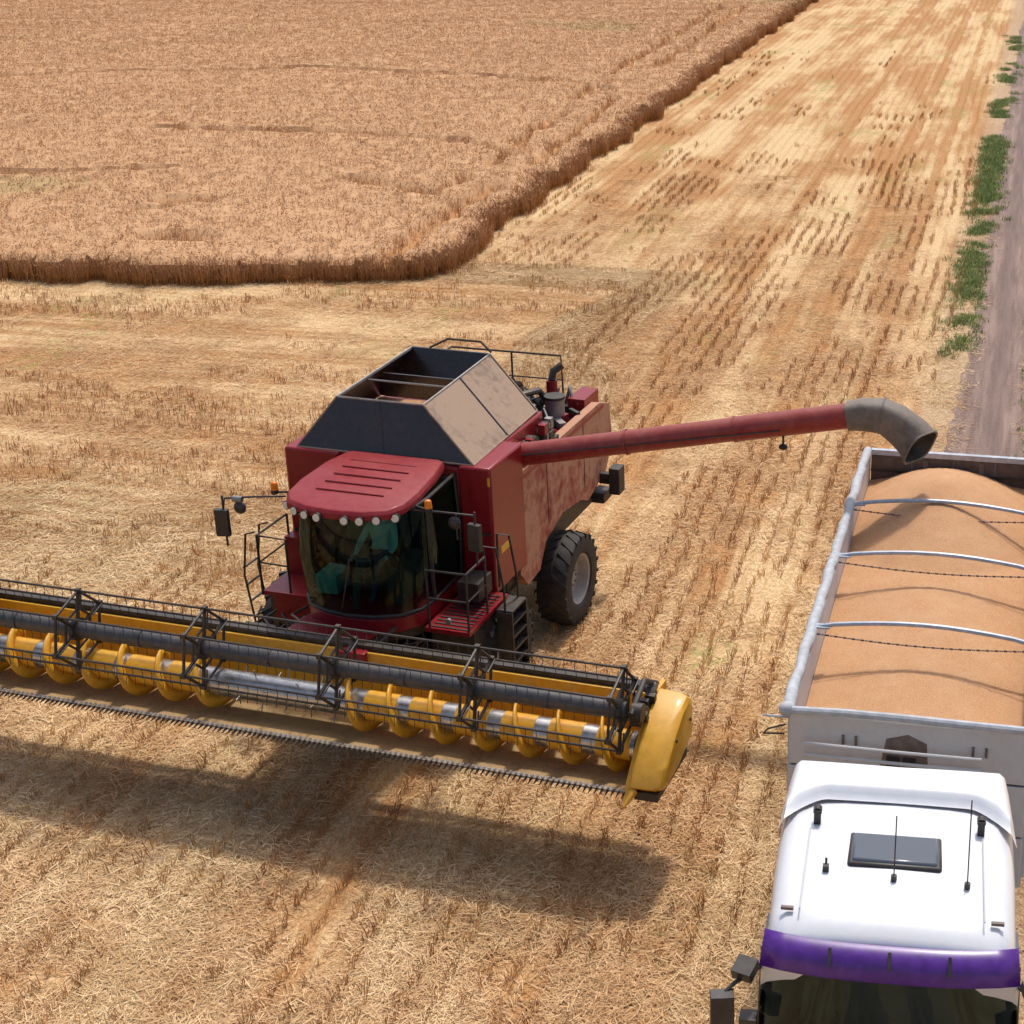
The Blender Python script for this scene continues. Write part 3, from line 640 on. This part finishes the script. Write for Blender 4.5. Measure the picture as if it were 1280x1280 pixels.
for j in range(ny):
    for i in range(nx): a=j*(nx+1)+i; gf.append((a,a+1,a+nx+2,a+nx+1))
b=MB(); b.add(gv,gf,'grain'); b.obj('grain_load',tr,ang=80)
# ================================================================= TRACTOR UNIT
YK=-R(7.4); KP=OT+bt*5.2
tk=empty('semi_truck',KP,YK)
def sec(y,z0,z1,w0,w1,rad=.14):
    pts=[(-w0,z0),(-w0,z0+.6*(z1-z0)),(-w1,z1-rad*1.3),(-w1+rad*.3,z1-rad*.4),(-w1+rad,z1),(-w1*.45,z1+.035),(0,z1+.045),(w1*.45,z1+.035),(w1-rad,z1),(w1-rad*.3,z1-rad*.4),(w1,z1-rad*1.3),(w0,z0+.6*(z1-z0)),(w0,z0)]
    return [(x,y,z) for x,z in pts]
S=[sec(-5.16,3.0,3.36,1.17,1.10,.12),sec(-5.10,2.9,3.47,1.20,1.13,.16),sec(-4.8,1.1,3.54,1.22,1.16,.17),sec(-4.0,1.1,3.60,1.23,1.18,.17),sec(-3.3,1.1,3.64,1.23,1.18,.17),sec(-2.85,1.1,3.60,1.22,1.17,.17)]
b=MB(); n=13; vs=sum(S,[]); fs=[tuple(range(n)),tuple(range(6*n-1,5*n-1,-1))]
for k_ in range(5): fs+=[(k_*n+i,k_*n+(i+1)%n,(k_+1)*n+(i+1)%n,(k_+1)*n+i) for i in range(n)]
b.add(vs,fs,'white'); o=b.obj('cab_shell',tk,0,ang=50)
b=MB(); gx=40; gy=14; vs=[]; fs=[]
for j in range(gy+1):
    v=j/gy
    for i in range(gx+1):
        u=-1+2*i/gx; x=1.20*u*(1-.04*v)
        au=abs(u)
        yf=-3.10-.48*max(0,(au-.62)/.38)**1.4
        yb=-2.62+.04*au
        y=yf+(yb-yf)*v
        prof=min(1,v/.30); prof=prof*prof*(3-2*prof)
        hgt=.012+.10*prof+.06*v
        if au>.90: hgt*=max(0,(1-au)/.10)**.5
        z=3.660+hgt-.02*v+(.02*(1-u*u))-(.09 if au>=.999 else 0); vs.append((x,y,z))
for j in range(gy):
    for i in range(gx): a=j*(gx+1)+i; fs.append((a,a+1,a+gx+2,a+gx+1))
o_=len(vs)
for i in range(gx+1): x,y,z=vs[gy*(gx+1)+i]; vs.append((x*.98,y-.02,3.2))
for i in range(gx): a=gy*(gx+1)+i; fs.append((a,a+1,o_+i+1,o_+i))
b.add(vs,fs,'white'); b.obj('roof_fairing',tk,ang=50)
b=MB()
b.b2((-.46,-4.18,3.60),(.46,-3.62,3.665),'blackp'); b.obj('hatch_seal',tk,.05)
b=MB(); b.b2((-.42,-4.14,3.60),(.42,-3.66,3.69),'hatch'); b.obj('roof_hatch',tk,.03)
b=MB()
for x in(-.80,.84): b.b2((x-.035,-3.52,3.62),(x+.035,-3.44,3.80),'blackp'); b.cyl((x,-3.5,3.78),(x,-3.42,3.78),.045,'blackp')
b.tube([(0,-4.35,3.6),(0,-4.35,3.68)],.03,'blackp'); b.tube([(0,-4.35,3.66),(0,-4.20,4.25)],.007,'blackp',5)
b.tube([(.70,-4.36,3.6),(.70,-4.36,3.66)],.03,'blackp'); b.tube([(.70,-4.36,3.66),(.70,-4.15,4.45)],.007,'blackp',5)
b.box((-.66,-4.25,3.64),(.06,.06,.06),'blackp'); b.tube([(-.66,-4.25,3.63),(-.66,-4.2,3.72)],.012,'blackp')
for x in(-.98,.98): b.box((x,-4.85,3.575),(.12,.035,.03),'stain')
for x in(-.86,.86): b.tube([(x,-4.9,3.615),(x*1.0,-4.2,3.645),(x,-3.6,3.66)],.008,'wpanel',6)
b.obj('roof_fittings',tk)
b=MB(); seg=12; vs=[];fs=[]
for j in range(3):
    for i in range(seg+1):
        u=-1+2*i/seg; v=j/2; x=u*(1.17+.03*v); y=-5.17-.20*v+.12*abs(u)**3; z=3.47-.24*v-.03*v*v; vs.append((x,y,z))
for j in range(2):
    for i in range(seg): a=j*(seg+1)+i; fs.append((a,a+1,a+seg+2,a+seg+1))
b.add(vs,fs,'purple'); o=b.obj('sun_visor',tk,ang=60); o.modifiers.new('s','SOLIDIFY').thickness=.012
b=MB()
for x in(-.55,0,.55): b.box((x,-5.28,3.37),(.03,.18,.02),'blackp',(48,0,0))
b.obj('visor_brackets',tk)
b=MB()
vs=[];fs=[]
for j in range(5):
    for i in range(seg+1):
        u=-1+2*i/seg; v=j/4; vs.append((u*(1.19+.02*v),-5.14-.30*v+.16*abs(u)**4,3.24-1.04*v))
for j in range(4):
    for i in range(seg): a=j*(seg+1)+i; fs.append((a,a+1,a+seg+2,a+seg+1))
b.add(vs,fs,'dglass'); b.obj('windscreen',tk,ang=60)
b=MB()
b.prism([(-4.85,1.1),(-4.85,2.18),(-5.36,2.18),(-5.5,1.8),(-5.5,1.1)],-1.20,1.20,'white'); 
b.prism([(-4.8,.35),(-4.8,1.09),(-5.55,1.09),(-5.6,.7),(-5.5,.35)],-1.24,1.24,'white')
for k_ in range(5): b.b2((-.8,-5.53,1.2+k_*.17),(.8,-5.50,1.29+k_*.17),'blackp')
for sx in(-1,1): b.b2((sx*.98-.18,-5.61,.72),(sx*.98+.18,-5.56,.95),'lamp'); b.tube([(sx*1.20,-5.18,2.15),(sx*1.18,-4.97,3.2)],.035,'blackp')
for sx in(-1,1): b.b2((sx*1.2-.03,-4.79,2.1),(sx*1.2+.035,-4.1,2.95),'hatch')
for x in(-.5,.1,.7): b.tube([(x,-5.48,2.2),(x+.15,-5.48,2.25),(x+.5,-5.36,2.65)],.012,'blackp',5)
b.b2((-1.17,-4.98,2.3),(1.17,-4.81,3.2),'seat')
b.obj('cab_front',tk,.02)
b=MB()
b.b2((-1.1,-5.35,2.1),(1.1,-4.99,2.28),'seat')
b.box((-.3,-5.15,2.32),(.5,.24,.03),'yellow',(0,0,12)); b.box((.4,-5.15,2.32),(.3,.2,.03),'teal',(0,0,-10)); b.box((.1,-5.1,2.33),(.2,.14,.03),'orange',(0,0,35))
b.tube([(-.65+.20*math.cos(a),-5.08+.08*math.sin(a),2.5+.18*math.sin(a)) for a in [i*math.pi/8 for i in range(17)]],.016,'metal',6)
b.obj('truck_interior',tk)
b=MB()
for sx in(-1,1):
    b.tube([(sx*1.15,-5.05,3.08),(sx*1.42,-5.35,3.05),(sx*1.50,-5.42,3.0),(sx*1.50,-5.42,2.2),(sx*1.2,-5.1,2.15)],.022,'blackp',8)
    b.box((sx*1.52,-5.46,2.80),(.22,.14,.42),'blackp',(0,0,sx*-12)); b.box((sx*1.52,-5.46,2.38),(.22,.14,.24),'blackp',(0,0,sx*-12))
    b.box((sx*1.52,-5.388,2.80),(.18,.01,.36),'mirror',(0,0,sx*-12))
    b.box((sx*1.33,-5.24,3.14),(.20,.20,.12),'blackp',(20,0,sx*20)); b.box((sx*1.28,-5.42,2.66),(.16,.16,.2),'blackp')
b.obj('mirrors',tk,.05)
b=MB()
b.b2((-.45,-5.2,.75),(-.32,1.0,1.0),'black'); b.b2((.32,-5.2,.75),(.45,1.0,1.0),'black'); b.cyl((0,0,1.0),(0,0,1.1),.5,'black',n=24)
b.b2((-1.15,-2.6,.5),(-.5,-1.2,1.0),'metal'); b.b2((.5,-2.6,.5),(1.15,-1.2,1.0),'metal'); b.b2((-1.0,-2.8,1.0),(1.0,-2.7,2.9),'black')
for x in(-.5,-.3,.3): b.tube([(x,-2.7,2.2),(x,-2.2,1.6),(x*.5,-1.4,2.0),(x*.4,-.99,2.4)],.022,'black',6)
b.obj('truck_chassis',tk,.01)
for sx in(-1,1):
    wheel('front_wheel_'+('r' if sx>0 else 'l'),tk,(sx*1.05,-4.1,.52),.52,.32,.3,sx,False); wheel('drive_wheel_'+('r' if sx>0 else 'l'),tk,(sx*.95,-.2,.52),.52,.6,.3,sx,False)
# ================================================================= GROUND
b=MB(); b.add([(-1500,-1500,0),(1500,-1500,0),(1500,1500,0),(-1500,1500,0)],[(0,1,2,3)],'ground'); b.obj('stubble_field_ground')
def qs(q,s): return (q*CA+s*SA,-q*SA+s*CA)
def strip(name,q0,q1,z,mat,jit):
    vs=[];fs=[];s=-60; ss_=[]
    while s<400: ss_.append(s); s+=.35 if s<160 else 3
    for i,s in enumerate(ss_):
        for k_,q in enumerate((q0+random.uniform(-jit,jit)+.10*math.sin(s*.31),q1+random.uniform(-jit,jit)+.10*math.sin(s*.23+2))):
            x,y=qs(q,s); vs.append((x,y,z))
    for i in range(len(ss_)-1): fs.append((2*i,2*i+1,2*i+3,2*i+2))
    b=MB(); b.add(vs,fs,mat); return b.obj(name)
strip('dirt_road',-1.35,.40,.004,'dirt',.07)
strip('dirt_road',1.20,2.8,.004,'dirt',.07)
# ---------------------------------------------------------------- scatter
def src_coll(name,makers,mat):
    c=bpy.data.collections.new(name)
    for i,(vs,fs) in enumerate(makers):
        me=bpy.data.meshes.new(name+'_%d'%i); me.from_pydata(vs,[],fs); me.materials.append(mat)
        c.objects.link(bpy.data.objects.new(name+'_%d'%i,me))
    return c
def blade(vs,fs,p,q_,w,wt=None,up=False):
    p=Vector(p);q_=Vector(q_); d=q_-p
    s_=Vector((random.uniform(-1,1),random.uniform(-1,1),0)) if not up else d.cross(Vector((0,0,1)))+Vector((0,0,random.uniform(-.08,.08)))
    s_=(s_-d*(s_.dot(d)/d.length_squared)); s_=s_.normalized()*w/2
    wt=1 if wt is None else wt; o=len(vs); vs+= [p-s_,p+s_,q_+s_*wt,q_-s_*wt]; fs.append((o,o+1,o+2,o+3))
def mk_loose(n=38,rad=.38):
    vs=[];fs=[]
    for i in range(n):
        a=random.uniform(0,6.28); r=rad*math.sqrt(random.random()); x,y=r*math.cos(a),r*math.sin(a)
        h=random.uniform(.006,.034); L_=random.uniform(.05,.20); b_=random.uniform(0,6.28); dz=random.uniform(-.02,.02)
        blade(vs,fs,(x,y,h),(x+L_*math.cos(b_),y+L_*math.sin(b_),max(.006,h+dz)),random.uniform(.004,.010),None,True)
    return [tuple(v) for v in vs],fs
def mk_stub(n=14,hh=.15,rx=.05,ry=.16):
    vs=[];fs=[]
    for i in range(n):
        x=random.uniform(-rx,rx); y=random.uniform(-ry,ry); h=hh*random.uniform(.6,1.2)
        blade(vs,fs,(x,y,0),(x+random.uniform(-.06,.06),y+random.uniform(-.06,.06),h),random.uniform(.006,.012))
    return [tuple(v) for v in vs],fs
def mk_stalks(n=34,rad=.24):
    vs=[];fs=[]
    for i in range(n):
        a=random.uniform(0,6.28); r=rad*math.sqrt(random.random()); x,y=r*math.cos(a),r*math.sin(a); h=random.uniform(.50,.82)
        lx,ly=random.uniform(-.12,.12),random.uniform(-.12,.12)
        blade(vs,fs,(x,y,0),(x+lx,y+ly,h),.013)
        tx,ty=random.uniform(-.07,.07),random.uniform(-.07,.07)
        blade(vs,fs,(x+lx,y+ly,h-.01),(x+lx+tx,y+ly+ty,h+random.uniform(.04,.10)),.024,.4)
        blade(vs,fs,(x,y,h*.4),(x+random.uniform(-.15,.15),y+random.uniform(-.15,.15),h*.65),.016,.4)
    return [tuple(v) for v in vs],fs
def mk_ears(n=22,rad=.30):
    vs=[];fs=[]
    for i in range(n):
        a=random.uniform(0,6.28); r=rad*math.sqrt(random.random()); x,y=r*math.cos(a),r*math.sin(a); h=random.uniform(.70,.79)
        tx,ty=random.uniform(-.11,.11),random.uniform(-.11,.11)
        blade(vs,fs,(x,y,h),(x+tx,y+ty,h+random.uniform(.03,.09)),.028,.5,True)
    return [tuple(v) for v in vs],fs
def mk_grass(n=30,rad=.25,hh=.14):
    vs=[];fs=[]
    for i in range(n):
        a=random.uniform(0,6.28); r=rad*math.sqrt(random.random()); x,y=r*math.cos(a),r*math.sin(a)
        blade(vs,fs,(x,y,0),(x+random.uniform(-.12,.12),y+random.uniform(-.12,.12),hh*random.uniform(.4,1.1)),.022,.3,True)
    return [tuple(v) for v in vs],fs
def scatter(name,pts,coll,smin,smax,tilt,rz,seed=0):
    me=bpy.data.meshes.new(name); me.from_pydata([tuple(p) for p in pts],[],[])
    o=bpy.data.objects.new(name,me); scn.collection.objects.link(o)
    ng=bpy.data.node_groups.new(name,'GeometryNodeTree'); ng.interface.new_socket('Geometry',in_out='INPUT',socket_type='NodeSocketGeometry'); ng.interface.new_socket('Geometry',in_out='OUTPUT',socket_type='NodeSocketGeometry')
    N=ng.nodes; i_=N.new('NodeGroupInput'); o_=N.new('NodeGroupOutput'); ci=N.new('GeometryNodeCollectionInfo'); ci.inputs['Collection'].default_value=coll; ci.inputs['Separate Children'].default_value=True; ci.inputs['Reset Children'].default_value=True
    ip=N.new('GeometryNodeInstanceOnPoints'); ip.inputs['Pick Instance'].default_value=True
    rv_=N.new('FunctionNodeRandomValue'); rv_.data_type='FLOAT_VECTOR'; rv_.inputs[0].default_value=(-tilt,-tilt,rz[0]); rv_.inputs[1].default_value=(tilt,tilt,rz[1]); rv_.inputs['Seed'].default_value=seed
    rs=N.new('FunctionNodeRandomValue'); rs.data_type='FLOAT'; rs.inputs[2].default_value=smin; rs.inputs[3].default_value=smax; rs.inputs['Seed'].default_value=seed+5
    l=ng.links; l.new(i_.outputs[0],ip.inputs['Points']); l.new(ci.outputs[0],ip.inputs['Instance']); l.new(rv_.outputs[0],ip.inputs['Rotation']); l.new(rs.outputs[1],ip.inputs['Scale']); l.new(ip.outputs[0],o_.inputs[0])
    md=o.modifiers.new('scatter','NODES'); md.node_group=ng; return o
rng=np.random.default_rng(5)
LAT=rng.random((256,256))
def vnoise(x,y):
    xi=np.floor(x).astype(int);yi=np.floor(y).astype(int);fx=x-xi;fy=y-yi;fx=fx*fx*(3-2*fx);fy=fy*fy*(3-2*fy)
    g_=lambda a,b_:LAT[a%256,b_%256]
    return (g_(xi,yi)*(1-fx)+g_(xi+1,yi)*fx)*(1-fy)+(g_(xi,yi+1)*(1-fx)+g_(xi+1,yi+1)*fx)*fy
QW=-17.8
def in_wheat(x,y,g=0.0):
    q=x*CA-y*SA; s=x*SA+y*CA
    edge=49.5+.018*(x+9)
    a=(q<QW-g+.15*np.sin(s*.9)+.5*(vnoise(s*1.3,s*0+3)-.5))&(y>edge+g+.20*np.sin(x*.5)+.6*(vnoise(x*1.2,x*0+9)-.5))
    c2=(s>127+g)&(q<-1.9-g)&(q>-9.5+g); c3=(s>141+g)&(q<-1.9-g)&(q>=QW-.6)
    return a|c2|c3
N1=34000
y=8.5+(70-8.5)*rng.random(N1)**1.35; x=(rng.random(N1)*.78-.56)*y
k_=~in_wheat(x,y)
q=x*CA-y*SA; s=x*SA+y*CA
dens=vnoise(q*1.1+9,s*.22)*.6+vnoise(x*1.7,y*1.7)*.4
k_&=(dens>.34+.27*np.clip((y-48)/22,0,1))&~((q>-1.3)&(q<.4))
rt_=np.minimum(np.minimum(abs(q+5.35)/.42,abs(q+3.7)/.22),abs(q+8.3)/.35)
k_&=~((rt_<1)&(rng.random(N1)<.55)&(vnoise(s*.2,q*0+77)>.35))
pts=np.stack([x[k_],y[k_],np.zeros(k_.sum())],1)
scatter('loose_straw',pts,src_coll('src_straw',[mk_loose() for _ in range(6)],M['straw']),.75,1.35,.04,(0,6.28),1)
def rows():
    qv=np.arange(-36,-1.6,.40); sv=np.arange(8,105,.30)
    Q,S_=np.meshgrid(qv,sv); Q=Q+rng.normal(0,.035,Q.shape)+.12*np.sin(S_*.15+Q*.1); S_=S_+rng.uniform(-.12,.12,S_.shape)
    x=Q*CA+S_*SA; y=-Q*SA+S_*CA
    k=(y>8.5)&(x>-.56*y-1)&(x<.25*y)&~in_wheat(x,y)
    head=(Q<-11.5)&(S_>26)&(S_<50); k&=~head
    k&=vnoise(Q*.8+40,S_*.16)*.6+vnoise(x*1.1+7,y*1.1)*.4>.50+.30*np.clip((S_-55)/40,0,1)
    a=np.stack([x[k],y[k],0*x[k]],1)
    sv=np.arange(26,50,.40); qv=np.arange(-40,-11,.30); Q,S_=np.meshgrid(qv,sv); S_=S_+rng.normal(0,.03,Q.shape)+.3*np.sin(Q*.2); Q=Q+rng.uniform(-.12,.12,Q.shape)
    x=Q*CA+S_*SA; y=-Q*SA+S_*CA; k=(x>-.56*y-1)&~in_wheat(x,y)&(vnoise(Q*.16+3,S_*.8)*.6+vnoise(x*1.1,y*1.1)*.4>.50)
    return a,np.stack([x[k],y[k],0*x[k]],1)
ra,rb=rows()
sc=src_coll('src_stubble',[mk_stub() for _ in range(5)],M['stub'])
scatter('stubble_rows',ra,sc,.7,1.25,.15,(-A-.2,-A+.2),2)
scatter('stubble_rows',rb,sc,.7,1.25,.15,(1.57-A-.2,1.57-A+.2),3)
tracks=[[(1.75,125.9),(-4.52,87.1),(-7.44,64.4),(-9.3,56.2),(-10.3,50.2)],[(0.0,126),(-6.3,87.3),(-8.9,66),(-10.3,59.2),(-12.6,61.5),(-16,64),(-21.7,64.4),(-30,63.3),(-42,62)],[(-24.9,73.7),(-14.4,72.2),(-9.6,69.5),(-8.7,67.5)],[(-60,86),(-40,90),(-22,93),(-8,88),(-5.6,85)]]
def tdist(x,y):
    D=np.full(x.shape,99.)
    for tr_ in tracks:
        for (a,b_) in zip(tr_[:-1],tr_[1:]):
            ax,ay=a;dx,dy=b_[0]-ax,b_[1]-ay; tt=np.clip(((x-ax)*dx+(y-ay)*dy)/(dx*dx+dy*dy),0,1)
            D=np.minimum(D,np.hypot(x-ax-tt*dx,y-ay-tt*dy))
    return D
def bare(x,y,g=0.0):
    w=.5*(vnoise(x*.9,y*.9)-.5)
    b_=(tdist(x,y)+w<.34+g)&(vnoise(x*.25+50,y*.25)>.22)
    for (cx,cy,rx,ry) in((-19,58.5,1.3,.7),(-17.6,52.9,1.4,.6),(-20,57.2,.8,.4)): b_|=((x-cx)/(rx+g))**2+((y-cy)/(ry+g))**2+w<1
    return b_
def wgrid(st,y1):
    xs=np.arange(-78,14,st); ys=np.arange(48,y1,st*1.1); X,Y=np.meshgrid(xs,ys); X=X+rng.uniform(-.45,.45,X.shape)*st; Y=Y+rng.uniform(-.5,.5,Y.shape)*st
    x=X.ravel();y=Y.ravel(); k=in_wheat(x,y)&~bare(x,y)&(x>-.56*y-1.5); return x[k],y[k]
def zj(x,y): return 0*x+(vnoise(x*.35,y*.5)-.5)*.14
x,y=wgrid(.44,145)
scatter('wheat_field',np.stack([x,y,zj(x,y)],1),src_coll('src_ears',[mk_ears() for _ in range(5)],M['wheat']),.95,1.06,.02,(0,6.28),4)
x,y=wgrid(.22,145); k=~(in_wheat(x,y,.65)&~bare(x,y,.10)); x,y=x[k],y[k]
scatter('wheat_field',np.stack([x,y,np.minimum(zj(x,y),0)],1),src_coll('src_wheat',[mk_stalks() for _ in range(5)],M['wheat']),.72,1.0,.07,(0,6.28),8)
def canopy(name,x0,x1,y0,y1,sx,sy,ztop,gi):
    xs=np.arange(x0,x1+sx,sx); ys=np.arange(y0,y1+sy,sy); X,Y=np.meshgrid(xs,ys)
    Z=ztop+(vnoise(X*.35,Y*.5)-.5)*.14+(vnoise(X*2.1,Y*2.1)-.5)*.10
    inside=in_wheat(X,Y,gi); Z=np.where(bare(X,Y),.35,Z)
    if gi>0: Z=np.where(in_wheat(X,Y,gi+.30),Z,Z*.78)
    idx=np.arange(X.size).reshape(X.shape)
    kf=inside[:-1,:-1]&inside[1:,:-1]&inside[:-1,1:]&inside[1:,1:]
    f=np.stack([idx[:-1,:-1][kf],idx[:-1,1:][kf],idx[1:,1:][kf],idx[1:,:-1][kf]],1)
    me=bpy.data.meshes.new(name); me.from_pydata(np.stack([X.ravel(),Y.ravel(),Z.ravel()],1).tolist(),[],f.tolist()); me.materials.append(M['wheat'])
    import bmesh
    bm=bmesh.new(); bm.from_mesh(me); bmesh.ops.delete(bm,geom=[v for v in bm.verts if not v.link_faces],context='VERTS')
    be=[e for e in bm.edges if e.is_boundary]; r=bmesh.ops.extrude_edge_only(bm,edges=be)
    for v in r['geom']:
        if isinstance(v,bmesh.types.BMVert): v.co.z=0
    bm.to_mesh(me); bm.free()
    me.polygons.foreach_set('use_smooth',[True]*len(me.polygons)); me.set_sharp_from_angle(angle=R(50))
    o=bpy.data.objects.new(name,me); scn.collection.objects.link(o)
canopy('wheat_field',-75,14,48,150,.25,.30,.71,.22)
canopy('wheat_field',-400,14,150,600,3,4,.76,0)
canopy('wheat_field',-400,-75,40,150,3,4,.76,0)
def verge(n,q0,sd,thr,s0=25,s1=150):
    s=rng.uniform(s0,s1,n); q=q0+rng.normal(0,sd,n); x=q*CA+s*SA; y=-q*SA+s*CA
    k=vnoise(s*.16+q0*9,q*.4+30)*.6+vnoise(s*1.2,q*2)*.4>thr
    return np.stack([x[k],y[k],0*x[k]],1)
gp=np.concatenate([verge(2800,-1.6,.24,.45,42,115),verge(220,-1.6,.25,.35,58,76),verge(6000,.8,.18,.34,20,150),verge(2600,3.6,.5,.4)])
scatter('verge_grass',gp,src_coll('src_grass',[mk_grass() for _ in range(4)],M['grass']),.5,1.2,.1,(0,6.28),6)
# ================================================================= LIGHT, CAMERA
w=bpy.data.worlds.new('World'); scn.world=w; w.use_nodes=True; nt=w.node_tree
sky=nt.nodes.new('ShaderNodeTexSky'); sky.sky_type='NISHITA'; sky.sun_disc=False
EL=R(63); sd=Vector((.30,.95,0)).normalized()
az=math.atan2(sd.x,sd.y)
sky.sun_elevation=EL; sky.sun_rotation=az; sky.air_density=1.0; sky.dust_density=4.0
nt.links.new(sky.outputs[0],nt.nodes['Background'].inputs[0]); nt.nodes['Background'].inputs[1].default_value=.15
sl=bpy.data.lights.new('sun','SUN'); sl.energy=2.6; sl.angle=R(4.0); sl.color=(1,.965,.91)
so=bpy.data.objects.new('sun',sl); scn.collection.objects.link(so)
dv=Vector((sd.x*math.cos(EL),sd.y*math.cos(EL),math.sin(EL))); so.rotation_euler=dv.to_track_quat('Z','Y').to_euler()
cam=bpy.data.cameras.new('camera'); co=bpy.data.objects.new('camera',cam); scn.collection.objects.link(co)
co.location=(0,0,13.0); th=math.atan(861/2070); co.rotation_euler=(math.pi/2-th,0,0)
cam.sensor_width=36; cam.lens=36*2070/1280; cam.shift_x=(640-900)/1280; cam.clip_end=4000
scn.camera=co
